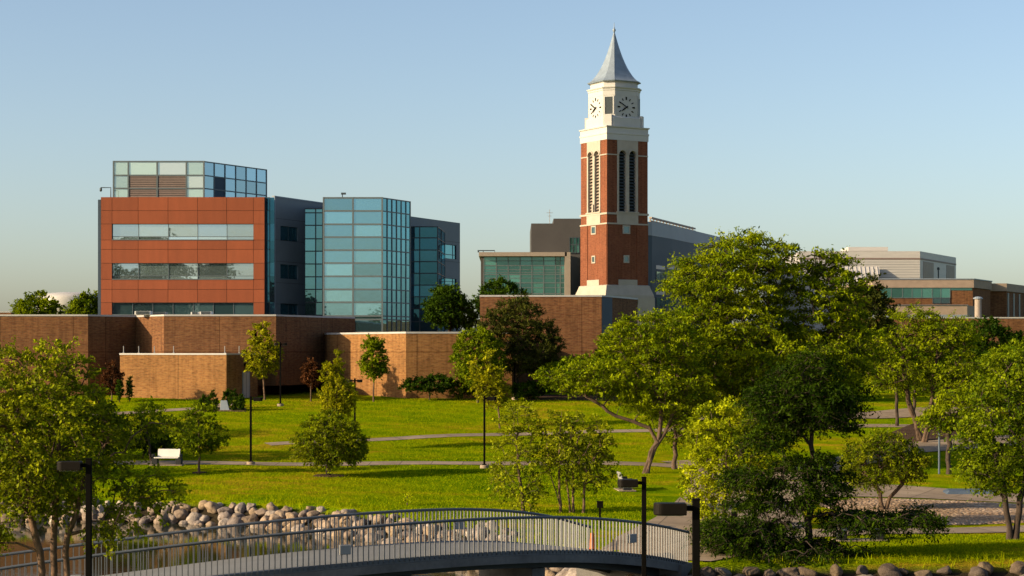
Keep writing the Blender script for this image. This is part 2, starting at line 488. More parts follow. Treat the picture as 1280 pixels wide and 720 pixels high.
class MB:
    """collects faces in world coordinates; build() links them as ONE mesh object"""
    def __init__(s): s.v = []; s.f = []; s.m = []
    def poly(s, pts, mi=0):
        i = len(s.v); s.v += [tuple(p) for p in pts]; s.f.append(tuple(range(i, i + len(pts)))); s.m.append(mi)
    def prism(s, foot, z0, z1, mi=0, cap=True, base=False, mtop=None):
        n = len(foot); i = len(s.v)
        s.v += [(x, y, z0) for x, y in foot] + [(x, y, z1) for x, y in foot]
        for k in range(n):
            j = (k + 1) % n
            s.f.append((i + k, i + j, i + n + j, i + n + k)); s.m.append(mi)
        if cap: s.f.append(tuple(i + n + k for k in range(n))); s.m.append(mi if mtop is None else mtop)
        if base: s.f.append(tuple(i + k for k in reversed(range(n)))); s.m.append(mi)
    def box(s, c, size, mi=0, rz=0.0):
        x, y, z = size[0] / 2, size[1] / 2, size[2] / 2
        ca, sa = math.cos(rz), math.sin(rz)
        foot = [(c[0] + a * ca - b * sa, c[1] + a * sa + b * ca) for a, b in ((-x, -y), (x, -y), (x, y), (-x, y))]
        s.prism(foot, c[2] - z, c[2] + z, mi, True, True)
    def loft(s, rings, mi=0, cap0=True, cap1=True):
        n = len(rings[0]); i = len(s.v)
        for r in rings: s.v += [tuple(p) for p in r]
        for a in range(len(rings) - 1):
            for k in range(n):
                j = (k + 1) % n
                s.f.append((i + a * n + k, i + a * n + j, i + (a + 1) * n + j, i + (a + 1) * n + k)); s.m.append(mi)
        if cap0: s.f.append(tuple(i + k for k in reversed(range(n)))); s.m.append(mi)
        if cap1: s.f.append(tuple(i + (len(rings) - 1) * n + k for k in range(n))); s.m.append(mi)
    def lathe(s, prof, c, n=16, mi=0):
        s.loft([[(c[0] + r * math.cos(2 * math.pi * k / n), c[1] + r * math.sin(2 * math.pi * k / n), c[2] + z) for k in range(n)] for r, z in prof], mi)
    def tube(s, pts, r, n=8, mi=0, closed=False):
        P = [Vector(p) for p in pts]; rings = []
        for a, p in enumerate(P):
            d = (P[min(a + 1, len(P) - 1)] - P[max(a - 1, 0)]).normalized()
            u = d.cross(Vector((0, 0, 1)))
            if u.length < 1e-3: u = Vector((1, 0, 0))
            u.normalize(); w = u.cross(d).normalized()
            rr = r[a] if isinstance(r, (list, tuple)) else r
            rings.append([p + u * rr * math.cos(2 * math.pi * k / n) + w * rr * math.sin(2 * math.pi * k / n) for k in range(n)])
        s.loft(rings, mi)
    def bar(s, a, b, w, h, mi=0):
        """rectangular bar from a to b; w sideways, h upwards"""
        a = Vector(a); b = Vector(b); d = (b - a).normalized()
        u = d.cross(Vector((0, 0, 1)))
        if u.length < 1e-3: u = Vector((1, 0, 0))
        u.normalize(); q = u.cross(d).normalized()
        ring = lambda p: [p + u * w / 2 * i + q * h / 2 * j for i, j in ((-1, -1), (1, -1), (1, 1), (-1, 1))]
        s.loft([ring(a), ring(b)], mi)
    def build(s, name, mats, parent=None, origin=None, smooth=False, bevel=0.0):
        if not isinstance(mats, (list, tuple)): mats = [mats]
        o0 = Vector((0, 0, 0))
        if parent is not None:
            p = parent
            while p is not None:
                o0 += Vector(p.location); p = p.parent
        elif origin is not None:
            o0 = Vector(origin)
        me = bpy.data.meshes.new(name)
        me.from_pydata([(x - o0.x, y - o0.y, z - o0.z) for x, y, z in s.v], [], s.f)
        for m in mats: me.materials.append(m)
        me.polygons.foreach_set('material_index', s.m)
        me.update()
        uv = me.uv_layers.new(name='UVMap')
        for pl in me.polygons:
            n = pl.normal
            if abs(n.z) < 0.75:
                L = math.hypot(n.x, n.y) or 1; tx, ty = -n.y / L, n.x / L
                for li in pl.loop_indices:
                    v = s.v[me.loops[li].vertex_index]
                    uv.data[li].uv = (v[0] * tx + v[1] * ty, v[2])
            else:
                for li in pl.loop_indices:
                    v = s.v[me.loops[li].vertex_index]; uv.data[li].uv = (v[0], v[1])
        if smooth: me.polygons.foreach_set('use_smooth', [True] * len(me.polygons))
        o = link(name, me, parent)
        if parent is None and origin is not None: o.location = origin
        if bevel:
            md = o.modifiers.new('bevel', 'BEVEL'); md.width = bevel; md.segments = 2; md.limit_method = 'ANGLE'
        return o

class Fac:
    """a vertical facade plane from A to B (left to right as seen from outside)"""
    def __init__(s, A, B):
        s.A = A; s.B = B
        s.L = math.hypot(B[0] - A[0], B[1] - A[1])
        s.t = ((B[0] - A[0]) / s.L, (B[1] - A[1]) / s.L)
        s.n = (s.t[1], -s.t[0])
    def U(s, px):
        k = (px - 640.0) / F
        return (k * s.A[1] - s.A[0]) / (s.t[0] - k * s.t[1])
    def Z(s, py, u=0.0):
        return PZ(py, s.A[1] + s.t[1] * u)
    def pt(s, u, z, o=0.0):
        return (s.A[0] + s.t[0] * u + s.n[0] * o, s.A[1] + s.t[1] * u + s.n[1] * o, z)
    def xy(s, u, o=0.0):
        return s.pt(u, 0, o)[:2]
    def quad(s, mb, u0, u1, z0, z1, o=0.0, mi=0):
        mb.poly([s.pt(u0, z0, o), s.pt(u1, z0, o), s.pt(u1, z1, o), s.pt(u0, z1, o)], mi)
    def box(s, mb, u0, u1, z0, z1, o0, o1, mi=0):
        mb.prism([s.xy(u0, o1), s.xy(u1, o1), s.xy(u1, o0), s.xy(u0, o0)], z0, z1, mi, True, True)
    def wall(s, mb, u0, u1, z0, z1, holes, depth, mi=0, mr=None):
        """front face with openings and their reveals"""
        us = sorted({u0, u1, *[h[0] for h in holes], *[h[1] for h in holes]})
        zs = sorted({z0, z1, *[h[2] for h in holes], *[h[3] for h in holes]})
        for a, b in zip(us, us[1:]):
            for c, d in zip(zs, zs[1:]):
                um, zm = (a + b) / 2, (c + d) / 2
                if not any(h[0] < um < h[1] and h[2] < zm < h[3] for h in holes):
                    s.quad(mb, a, b, c, d, 0, mi)
        mr = mi if mr is None else mr
        for a, b, c, d in holes:
            for q in (((a, c), (a, d)), ((b, d), (b, c)), ((b, c), (a, c)), ((a, d), (b, d))):
                (ua, za), (ub, zb) = q
                mb.poly([s.pt(ua, za, 0), s.pt(ub, zb, 0), s.pt(ub, zb, -depth), s.pt(ua, za, -depth)], mr)

def panes(f, us, zs, off, jitter=0.004, mi=0, mb=None, skip=()):
    """one quad per pane, each tilted by a hair as real panes are"""
    mb = mb or MB()
    for i, (a, b) in enumerate(zip(us, us[1:])):
        for j, (c, d) in enumerate(zip(zs, zs[1:])):
            if (i, j) in skip: continue
            jx = random.gauss(0, jitter) * (b - a) / 2; jz = random.gauss(0, jitter) * (d - c) / 2
            mb.poly([f.pt(a, c, off - jx - jz), f.pt(b, c, off + jx - jz), f.pt(b, d, off + jx + jz), f.pt(a, d, off - jx + jz)], mi)
    return mb

def mullions(f, us, zs, off, w=0.10, proud=0.07, mb=None, hw=None):
    mb = mb or MB(); hw = hw or w
    for u in us:
        f.box(mb, u - w / 2, u + w / 2, min(zs) - hw / 2, max(zs) + hw / 2, off - 0.05, off + proud)
    for z in zs:
        for a, b in zip(us, us[1:]):
            f.box(mb, a + w / 2, b - w / 2, z - hw / 2, z + hw / 2, off - 0.05, off + proud - 0.015)
    return mb
# ------------------------------------------------------------------ the setting: ground, water, paths
def axis(lo, hi, fine, far_lo, far_hi):
    a = list(np.arange(lo, hi + .01, fine)); s = fine
    b = []; v = lo
    while v > far_lo: s *= 1.35; v -= s; b.append(max(v, far_lo))
    c = []; v = hi; s = fine
    while v < far_hi: s *= 1.35; v += s; c.append(min(v, far_hi))
    return np.array(b[::-1] + a + c)

gx = axis(-60, 70, 0.8, -3500, 3500); gy = axis(44, 180, 0.6, -500, 8500)
GX, GY = np.meshgrid(gx, gy)
GZ = zg(GX, GY)
GV = np.stack([GX.ravel(), GY.ravel(), GZ.ravel()], 1)
nx, ny = len(gx), len(gy)
ii = (np.arange(ny - 1)[:, None] * nx + np.arange(nx - 1)[None, :]).ravel()
GQ = np.stack([ii, ii + 1, ii + nx + 1, ii + nx], 1)
tag(link('ground', np_mesh('ground', GV, GQ, [M['grass']], smooth=True)), kind='structure')
w = MB(); w.poly([(-95, 48, WATER_Z), (95, 48, WATER_Z), (95, 108, WATER_Z), (-95, 108, WATER_Z)])
tag(w.build('water', M['water']), kind='structure')

def strip(name, pts, width, mat, off=0.03, kind='structure', label=None, edge=0.0):
    """a path draped on the ground; width may vary along it"""
    ps = []; ws = []
    wl = width if isinstance(width, (list, tuple)) else [width] * len(pts)
    for (a, b), (wa, wb) in zip(zip(pts, pts[1:]), zip(wl, wl[1:])):
        n = max(2, int(math.dist(a, b) / 0.6))
        for k in range(n): t = k / n; ps.append((a[0] + (b[0] - a[0]) * t, a[1] + (b[1] - a[1]) * t)); ws.append(wa + (wb - wa) * t)
    ps.append(pts[-1]); ws.append(wl[-1])
    P = np.array(ps); 
    for _ in range(12):
        P[1:-1] = (P[:-2] + P[2:] + 2 * P[1:-1]) / 4
    T = np.gradient(P, axis=0); T /= np.linalg.norm(T, axis=1)[:, None]
    Nn = np.stack([-T[:, 1], T[:, 0]], 1); nc = 7; V = []
    for i, (p, n) in enumerate(zip(P, Nn)):
        for c in range(nc):
            q = p + n * ws[i] * (c / (nc - 1) - 0.5)
            V.append((q[0], q[1], Zg(q[0], q[1]) + off))
    Q = [(i * nc + c, i * nc + c + 1, (i + 1) * nc + c + 1, (i + 1) * nc + c) for i in range(len(P) - 1) for c in range(nc - 1)]
    V = np.array(V); Q = np.array(Q)[:, ::-1]
    me = np_mesh(name, V, Q, [mat], smooth=True)
    along = np.r_[0, np.cumsum(np.linalg.norm(np.diff(P, axis=0), axis=1))]
    UV = np.stack([np.repeat(along, nc), (np.tile(np.linspace(-.5, .5, nc), len(P)) * np.repeat(ws, nc) + .95)], 1)
    me.uv_layers.new(name='UVMap').data.foreach_set('uv', UV[Q.ravel()].astype(np.float32).ravel())
    return tag(link(name, me), kind=kind)

def patch(name, outline, mat, off=0.05, kind='stuff'):
    """a bed of loose material: a fan of rings draped on the ground"""
    cx = sum(p[0] for p in outline) / len(outline); cy = sum(p[1] for p in outline) / len(outline)
    out = []
    for a, b in zip(outline, outline[1:] + outline[:1]):
        for k in range(6): t = k / 6; out.append((a[0] + (b[0] - a[0]) * t, a[1] + (b[1] - a[1]) * t))
    n = len(out); R = 14; V = []
    for r in range(1, R + 1):
        for i, (x, y) in enumerate(out):
            s = r / R * (1 + 0.03 * math.sin(i * 2.1) * (r == R))
            q = (cx + (x - cx) * s, cy + (y - cy) * s)
            V.append((*q, Zg(*q) + off * (1 if r < R else 0.2)))
    Q = [((r * n) + i, (r * n) + (i + 1) % n, (r + 1) * n + (i + 1) % n, (r + 1) * n + i) for r in range(R - 1) for i in range(n)]
    return tag(link(name, np_mesh(name, np.array(V), np.array(Q), [mat], smooth=True)), kind=kind)

def mulch_ring(X, Y, r):
    patch('mulch', [(X + r * math.cos(a) * (1 + .1 * math.sin(3 * a + X)), Y + r * math.sin(a)) for a in np.linspace(0, 2 * math.pi, 13)[:-1]], M['mulch'], 0.06)

strip('path', [(-60, 118.5), (-23, 118.0), (0, 117.4), (9, 117.0), (12.4, 114.5)], [2.2, 2.2, 2.2, 2.4, 3], M['path'])
strip('path', [(-16.5, 129.5), (-12, 131.5), (-2, 136.2), (14, 139), (26, 141), (60, 142)], 1.7, M['path'])
strip('path', [(-45, 146), (-30, 149.0), (-24.5, 152), (-23, 157.5)], 1.7, M['path'])
strip('path', [(5.0, 70.5), (8.0, 77), (10.4, 90), (12.2, 103), (12.6, 117), (11, 120)], [4.8, 7.6, 6.4, 5.4, 4.6, 4.0], M['path'], 0.034)
strip('path', [(10.4, 101.0), (16.5, 102), (22, 99.8), (27, 96.6), (44, 92)], [6, 9.0, 5.4, 3.8, 3.2], M['path'], 0.038)
strip('path', [(7.4, 78.5), (14, 80.8), (21, 82.2), (38, 83.5)], [4.2, 2.6, 2.4, 2.4], M['path'], 0.042)
strip('path', [(15, 107), (19, 116), (24, 124), (29.5, 129.5), (38, 134)], [3.5, 3.2, 3.6, 5.5, 6], M['path'], 0.046)
strip('path', [(14, 145.5), (22, 146), (28, 147.5), (34, 151), (42, 153)], [3, 3.6, 4.2, 4.5, 4], M['path'], 0.05)
patch('gravel', [(15.4, 84.0), (20, 84.6), (30, 85.5), (40, 85.8), (40, 89.6), (27, 93.6), (22, 96.2), (17.5, 97.0), (15.2, 95)], M['gravel'], 0.08)
patch('mulch', [(25, 130), (29, 132), (32.5, 137), (35.5, 145), (33.5, 147.5), (30, 143), (27, 137)], M['mulch'], 0.1)
patch('mulch', [(1.0, 160), (9, 160), (10, 171), (1.0, 171)], M['mulch'], 0.06)
patch('mulch', [(7.2, 72.5), (10.4, 72.5), (11.2, 76.8), (8.7, 77.2)], M['mulch'], 0.05)

# ------------------------------------------------------------------ brick buildings along the top of the lawn
def brick_block(name, label, outline, ztop, zbase, mat, group=None, copw=0.28, coph=0.16, back=True, cap='coping'):
    """outline: front points left to right, then back points right to left"""
    cx = sum(p[0] for p in outline) / len(outline)
    root = thing(name, label, 'building', (outline[0][0], outline[0][1], zbase), group)
    w = MB(); w.prism(outline, zbase - 0.6, ztop, 0, True); w.build('wall', M[mat], root)
    c = MB()
    n = len(outline)
    def offs(o):
        res = []
        for i in range(n):
            p0, p1, p2 = outline[i - 1], outline[i], outline[(i + 1) % n]
            def nr(a, b):
                L = math.dist(a, b); return ((b[1] - a[1]) / L, -(b[0] - a[0]) / L)
            n1, n2 = nr(p0, p1), nr(p1, p2); k = 1 + n1[0] * n2[0] + n1[1] * n2[1]; k = max(k, .4)
            res.append((p1[0] + o * (n1[0] + n2[0]) / k, p1[1] + o * (n1[1] + n2[1]) / k))
        return res
    c.prism(offs(0.05), ztop + 0.003, ztop + coph, 0, True, True)
    c.build('roof_edge', M[cap], root)
    return root

# long low building at the left
zl = PZ(395.2, 168)
low = [(PX(-160, 168), 168), (PX(110, 168), 168), (PX(170, 172.5), 172.5), (PX(205, 168), 168), (PX(345, 168), 168), (PX(410, 176.5), 176.5), (PX(444, 180), 180), (PX(444, 198), 198), (PX(-160, 198), 198)]
B1 = thing('brick_building', 'long low brown brick building with a notched front below the red panelled building', 'building', (PX(110, 168), 168, -3.9))
zov = PZ(482, 168)
w = MB(); w.prism(low[:4] + [(PX(321, 168), 168), (PX(321, 168), 175), (PX(444, 190), 190), low[7], low[8]], -4.6, zl - 1.2, 0, False)
w.prism(low, zov if False else zl - 1.2, zl, 0, True, True)
w.prism([(PX(317, 168), 168.0), (PX(345, 168), 168), low[5], low[6], (low[6][0], 190), (PX(317, 168), 190)], zov, zl - 1.203, 0, False, True)
w.build('wall', M['brick'], B1)
c = MB(); c.prism([(p[0], p[1] - 0.05) for p in low[:7]] + low[7:], zl + .003, zl + 0.15, 0, True, True); c.build('roof_edge', M['coping'], B1)

# the annex in front of it
ya, yb = 164.2, 160.6
za = PZ(443.6, 162)
an = [(PX(150, ya), ya), (PX(283, yb), yb), (PX(322, 165.5), 165.5), (PX(322, 167.8), 167.8), (PX(150, 167.8), 167.8)]
B2 = thing('brick_annex', 'low tan brick annex with a pale door in its shaded end, at the lawn edge', 'building', (an[1][0], an[1][1], -4.0))
w = MB(); w.prism(an, -4.8, za, 0, True); w.build('wall', M['brick_tan'], B2)
c = MB(); c.prism([(an[0][0] - .05, an[0][1] - .05), (an[1][0], an[1][1] - .06), (an[2][0] + .05, an[2][1]), (an[3][0] + .05, an[3][1]), (an[4][0] - .05, an[4][1])], za + .003, za + .14, 0, True, True); c.build('roof_edge', M['coping'], B2)
fd = Fac(an[1], an[2])
u0, u1 = fd.U(303.5), fd.U(311)
zd = Zg(*fd.xy((u0 + u1) / 2))
d = MB(); fd.box(d, u0, u1, zd - .1, zd + 2.15, -.02, .05); dr = d.build('door', M['door'], B2)
d = MB(); fd.box(d, (u0 + u1) / 2 - .015, (u0 + u1) / 2 + .015, zd - .05, zd + 2.1, .05, .06); d.build('door_seam', M['dark'], dr)
fr = MB(); fd.box(fr, u0 - .1, u0, zd - .1, zd + 2.25, -.02, .07); fd.box(fr, u1, u1 + .1, zd - .1, zd + 2.25, -.02, .07); fd.box(fr, u0, u1, zd + 2.15, zd + 2.25, -.02, .07)
fr.build('door_frame', M['grey'], B2)
lt = MB(); fd.box(lt, u0 + .2, u0 + .75, zd + 2.7, zd + 2.95, 0, .25); lt.build('wall_light', M['black'], B2)
for k, px in enumerate((154.5, 173.5, 193, 217, 281, 299)):
    y = ya + (yb - ya) * k / 5 + 1.0
    X = PX(px, y); m = MB(); m.tube([(X, y, za + .1), (X, y, za + .75)], .035, 6); m.box((X, y, za + .17), (.14, .14, .08))
    tag(m.build('roof_rod', M['grey'], origin=(X, y, za + .12)), 'short thin metal rod standing on the flat roof of the tan brick annex', 'roof rod', 'rods on the annex roof')

# middle brick building, with a sunlit angled face
zm = PZ(417.2, 165)
mid = [(PX(409, 173.5), 173.5), (PX(507.5, 163.2), 163.2), (PX(640, 164.0), 164.0), (PX(640, 185), 185), (PX(395, 185), 185)]
brick_block('brick_building', 'brick building with a bright sunlit angled wall behind two young trees', mid, zm, -4.0, 'brick_tan')
# taller brick building below the clock tower
zt = PZ(371, 176)
tal = [(PX(600, 176), 176), (PX(752, 176), 176), (PX(765, 178.2), 178.2), (PX(797, 186), 186), (PX(797, 205), 205), (PX(600, 205), 205)]
B4 = brick_block('brick_building', 'tall plain reddish brick building at the foot of the clock tower', tal, zt, -3.9, 'brick')
f4 = Fac(tal[1], tal[2]); s = MB(); f4.box(s, .05, f4.L - .05, -4.2, zt - .05, -.03, .05); s.build('metal_strip', M['panel_slate'], B4)

# rooftop units on the long low building
for (px0, px1, yt, cc) in ((169, 190, 389, 'white'), (190, 209, 390.2, 'grey'), (239, 250, 390.2, 'white'), (250, 266, 389.6, 'white')):
    y = 170.5 + (px0 == 190) * 1.2
    X0, X1 = PX(px0, y), PX(px1, y); zt_ = PZ(yt, y); r = thing('roof_unit', {169: 'long pale rooftop unit with slatted front, leftmost on the low brick roof', 190: 'grey rooftop unit beside the long pale one on the low brick roof', 239: 'narrow white rooftop unit at the right of the low brick roof', 250: 'broad white rooftop unit, rightmost on the low brick roof'}[px0], 'roof unit', ((X0 + X1) / 2, y, zl + .15), 'units on the low brick roof')
    m = MB(); m.box(((X0 + X1) / 2, y, (zl + .15 + zt_) / 2), (X1 - X0 - .08, .9, zt_ - zl - .15)); m.build('casing', M[cc], r, bevel=.02)
    m = MB()
    for k in range(5): m.box(((X0 + X1) / 2, y - .47, zl + .2 + (zt_ - zl - .2) * (k + .5) / 5), (X1 - X0 - .3, .04, .035))
    m.build('grille', M['mull'], r)

# ------------------------------------------------------------------ red panelled building
YR = 200.0
RB = thing('red_building', 'four storey building with a terracotta red panelled front and glass rooftop room', 'building', (PX(228, YR), YR, -1.5))
fr_ = Fac((PX(126, YR), YR), (PX(331, YR), YR))
UX = [fr_.U(v) for v in (126, 140, 172.7, 210, 246.7, 283.3, 316.7, 330.7)]
ZY = [fr_.Z(v) for v in (430, 393.6, 378.3, 361.7, 349.3, 329, 311.7, 300, 280, 263.3, 246.2)]
zR = ZY[-1]
core = MB()
holes = [(UX[1], UX[6], ZY[1] - 0.0, ZY[2]), (UX[1], UX[6], ZY[4], ZY[5]), (UX[1], UX[6], ZY[7], ZY[8])]
fcore = Fac(fr_.pt(0, 0, -.06)[:2], fr_.pt(fr_.L, 0, -.06)[:2])
fcore.wall(core, 0, fr_.L, -4, zR - .02, holes, .35)
L_, R_ = fr_.L, 0
bl, br_ = fr_.xy(0, -.06), fr_.xy(fr_.L, -.06)
core.poly([(bl[0], 232, -4), (*bl, -4), (*bl, zR - .02), (bl[0], 232, zR - .02)])
core.poly([(*br_, -4), (br_[0], 232, -4), (br_[0], 232, zR - .02), (*br_, zR - .02)])
core.poly([(br_[0], 232, -4), (bl[0], 232, -4), (bl[0], 232, zR - .02), (br_[0], 232, zR - .02)])
core.poly([(*bl, zR - .02), (*br_, zR - .02), (br_[0], 232, zR - .02), (bl[0], 232, zR - .02)])
core.build('wall', M['dark'], RB)
pn = MB(); g = 0.018
rows = list(zip(ZY, ZY[1:]))
for i in range(7):
    for j, (a, b) in enumerate(rows):
        if 1 <= i <= 5 and j in (1, 4, 7): continue
        e = 0.05 if j not in (2, 3) else 0.05
        fr_.box(pn, UX[i] + g, UX[i + 1] - g, a + g, b - g, -.055, 0)
pn.build('cladding', M['panel_red'], RB)
for j, gm, nm in ((1, 'gl_dark', 'dark'), (4, 'gl_silver', 'x'), (7, 'gl_silver', 'y')):
    z0, z1 = ZY[j], ZY[j + 1]; us = UX[1:7]
    if j == 1: us = [UX[1]] + [UX[1] + (UX[6] - UX[1]) * k / 7 for k in range(1, 7)] + [UX[6]]
    zs = [z0, z0 + (z1 - z0) * .22, z1]
    if j == 1: zs = [z0, z1]
    p = panes(fr_, us, zs, -.30, .006).build('window', M[gm], RB)
    mullions(fr_, us, zs, -.30, .06, .05).build('window_frame', M['mull_l'], p)
    sl = MB(); fr_.box(sl, UX[1] + .01, UX[6] - .01, z0 - .02, z0 + .06, -.29, .05); sl.build('window_sill', M['mull_l'], p)
# edge strips left and right of the red front
sd = MB(); fl = Fac((PX(122.4, 200.6), 200.6), (PX(126, 200.6), 200.6)); fl.box(sd, 0, fl.L, -4, fl.Z(249.5), -9, 0); sd.build('edge_strip', M['panel_slate'], RB)
fs = Fac((PX(331, 201.2), 201.2), (PX(343, 201.2), 201.2))
us = [0.02, fs.L * .52, fs.L]; zs = [-3] + [fs.Z(v) for v in (393, 378, 345, 328.5, 311.5, 301, 280, 263, 247)]
gs = panes(fs, us, zs, 0, .004).build('side_glazing', M['gl_navy'], RB)
mullions(fs, us[:2], zs, 0, .07, .05).build('mullions', M['mull'], gs)
# glass rooftop room
fp = Fac((PX(142, 204), 204), (PX(255, 204), 204)); zp = fp.Z(202); zb = zR - .1
UP = [fp.U(v) for v in (142, 160.5, 196.5, 233, 254.8)]; ZP = [zb, fp.Z(235.5), fp.Z(219.2), zp]
roofm = MB()
C_ = (PX(333, 213.4), 213.4)
roofm.prism([fp.xy(0.1, -.12), fp.xy(fp.L - .1, -.12), (C_[0] - .15, C_[1] + .05), (C_[0] * 226 / C_[1] - .4, 226), (fp.A[0] + .1, 226)], zR - .1, zp - .02, 0, True)
PH = roofm.build('penthouse', M['panel_slate'], RB)
panes(fp, UP, ZP, 0, .004, skip=[(1, 0), (2, 0), (1, 1), (2, 1)]).build('glazing', M['gl_pale'], PH)
lv = MB()
for i in (1, 2):
    n = 14
    for k in range(n):
        z = zb + (ZP[2] - zb) * (k + .1) / n
        fp.box(lv, UP[i], UP[i + 1], z, z + (ZP[2] - zb) / n * .72, -.1, 0.02 - .0)
lv.build('louvre_panel', M['louver'], PH)
fq = Fac(fp.B, C_)
UQ = [fq.U(v) for v in (255, 267.7, 281.2, 294.5, 307.6, 320.5, 333)]
gq = panes(fq, UQ, ZP, 0, .004, skip=[(1, 0), (1, 1)])
gq.build('glazing', M['gl_sky'], PH)
dq = MB(); fq.quad(dq, UQ[1], UQ[2], ZP[0], ZP[2], 0.0); dq.build('louvre_panel', M['panel_slate'], PH)
mm = mullions(fp, UP, ZP, 0, .16, .07); mullions(fq, UQ, ZP, 0, .12, .06, mm); mm.build('mullions', M['mull_l'], PH)
# lamp bracket on the roof corner
X = PX(138.5, 202); br = thing('roof_camera', 'small camera on a bent bracket at the red building roof corner', 'camera', (X, 202, zR))
m = MB(); m.tube([(X, 202, zR), (X, 202, PZ(234.5, 202)), (X - 1.05, 202, PZ(234.5, 202))], .055, 6); m.build('bracket', M['mull'], br)
m = MB(); m.lathe([(.05, .12), (.13, .05), (.13, -.2), (.06, -.3)], (X - 1.05, 202, PZ(236, 202)), 10); m.build('housing', M['mull'], br, smooth=True)

# ------------------------------------------------------------------ blue grey glass building
GB = thing('glass_building', 'blue grey metal building with a tall pale glass corner tower', 'building', (PX(441, 200), 200, -1.5))
gw = Fac((PX(343, 201.6), 201.6), (PX(420, 213.5), 213.5)); zw = gw.Z(246)
wu = [gw.U(v) for v in (350.6, 372.5)]
wh = [(wu[0], wu[1], gw.Z(b, wu[0]), gw.Z(a, wu[0])) for a, b in ((282, 300.5), (330, 348), (379, 396))]
w = MB(); gw.wall(w, 0, gw.L, -4, zw, wh, .2)
A, B = gw.xy(0), gw.xy(gw.L)
w.poly([(A[0], 236, -4), (*A, -4), (*A, zw), (A[0], 236, zw)]); w.poly([(*B, -4), (B[0], 236, -4), (B[0], 236, zw), (*B, zw)])
w.poly([(*A, zw), (*B, zw), (B[0], 236, zw), (A[0], 236, zw)])
WW = w.build('wall', M['panel_grey'], GB)
cp = MB(); gw.box(cp, -.05, gw.L, zw + .003, zw + .12, -.3, .05); gw.box(cp, -.08, .06, -3, zw, 0.003, .09); cp.build('edge_trim', M['panel_pale'], GB)
jn = MB()
for k in range(1, 8): gw.box(jn, .1, gw.L, zw - k * 2.25, zw - k * 2.25 + .03, -.02, .006)
jn.build('panel_joints', M['dark'], WW)
for a, b, c, d in wh:
    p = panes(gw, [a, b], [c, d], -.15, .004).build('window', M['gl_blue'], GB)
    mullions(gw, [a, (a + b) / 2, b], [c, d], -.15, .07, .04).build('window_frame', M['mull'], p)
# bay on that wall
by = 207.4; fb = Fac((PX(375.4, by), by), (PX(403.5, by), by)); zB = [-3] + [fb.Z(v) for v in (394, 378, 361.7, 346, 330, 314, 298.5, 281.7, 266, 261)]
ub = [0, fb.U(394.6), fb.L]
bay = panes(fb, ub, zB, 0, .004)
bc = MB(); bc.prism([fb.xy(0.02, -.04), fb.xy(fb.L, -.04), (fb.B[0], 214), (fb.A[0] + .02, 214)], -3, zB[-1], 0, True); BB = bc.build('glass_bay', M['panel_slate'], GB)
bay.build('glazing', M['gl_blue'], BB); mullions(fb, ub, zB, 0, .12, .06).build('mullions', M['mull'], BB)
# glass tower
ft = Fac((PX(404.6, 200), 200), (PX(477.8, 200), 200)); D_ = (PX(513.2, 205.4), 205.4); fu = Fac(ft.B, D_)
zT = [-3] + [ft.Z(v) for v in (415, 399.4, 395, 377.8, 361.7, 345.4, 328.8, 312.7, 296.4, 280.4, 263.7, 247.4)]
UT = [0, ft.U(441.3), ft.L]; UU = [fu.U(v) for v in (478.3, 483.9, 489.8, 495.6, 501.4, 507.3, 512.6)]; UU[0] = 0
tc = MB(); tc.prism([ft.xy(.05, -.1), ft.xy(ft.L - .05, -.12), (D_[0] - .12, D_[1] + .05), (D_[0] * 218 / D_[1] - .4, 218), (ft.A[0] + .05, 218)], -3, zT[-1] - .02, 0, True)
TT = tc.build('glass_tower', M['panel_slate'], GB)
panes(ft, UT, zT, 0, .0025).build('glazing', M['gl_teal'], TT)
panes(fu, UU, zT, 0, .004).build('glazing', M['gl_blue'], TT)
mm = mullions(ft, UT, zT, 0, .17, .08); mullions(fu, UU, zT, 0, .12, .06, mm); mm.build('mullions', M['mull_l'], TT)
# right wing
gr_ = Fac((PX(505, 211), 211), (PX(575, 223.5), 223.5)); zg2 = gr_.Z(270.4, 1.5)
rw = [gr_.U(v) for v in (556.3, 570.5)]
rh = [(rw[0], rw[1], gr_.Z(b, rw[0]), gr_.Z(a, rw[0])) for a, b in ((305.2, 323), (347.5, 366))]
w = MB(); gr_.wall(w, 0, gr_.L, -4, zg2, rh, .2); A, B = gr_.xy(0), gr_.xy(gr_.L)
BB2 = (B[0] * 250 / B[1] - .3, 250)
w.poly([(*B, -4), (*BB2, -4), (*BB2, zg2), (*B, zg2)]); w.poly([(*A, zg2), (*B, zg2), (*BB2, zg2), (A[0], 250, zg2)]); w.poly([(A[0], 250, -4), (*A, -4), (*A, zg2), (A[0], 250, zg2)])
W2 = w.build('wing_wall', M['panel_grey'], GB)
jn = MB()
for k in range(1, 7): gr_.box(jn, .1, gr_.L, zg2 - k * 2.3, zg2 - k * 2.3 + .035, -.02, .006)
jn.build('panel_joints', M['dark'], W2)
for a, b, c, d in rh:
    p = panes(gr_, [a, (a + b) / 2, b], [c, d], -.12, .004).build('window', M['gl_blue'], GB)
    mullions(gr_, [a, (a * .25 + b * .75), b], [c, c + (d - c) * .3, d], -.12, .08, .04).build('window_frame', M['mull'], p)
f5 = Fac((PX(513.4, 209.2), 209.2), (PX(547, 209.2), 209.2)); E_ = (PX(556, 219), 219); f6 = Fac(f5.B, E_)
z5 = [-3] + [f5.Z(v) for v in (402, 386, 371, 356.4, 341.6, 327, 312.5, 297.3, 283.5)]
u5 = [0, f5.U(524.6), f5.L]; u6 = [0, f6.L * .5, f6.L]
bc = MB(); bc.prism([f5.xy(.03, -.05), f5.xy(f5.L - .05, -.08), (E_[0] - .1, E_[1]), (E_[0] - .1, 226), (f5.A[0] + .03, 226)], -3, z5[-1] - .01, 0, True); BB = bc.build('glass_bay', M['panel_slate'], GB)
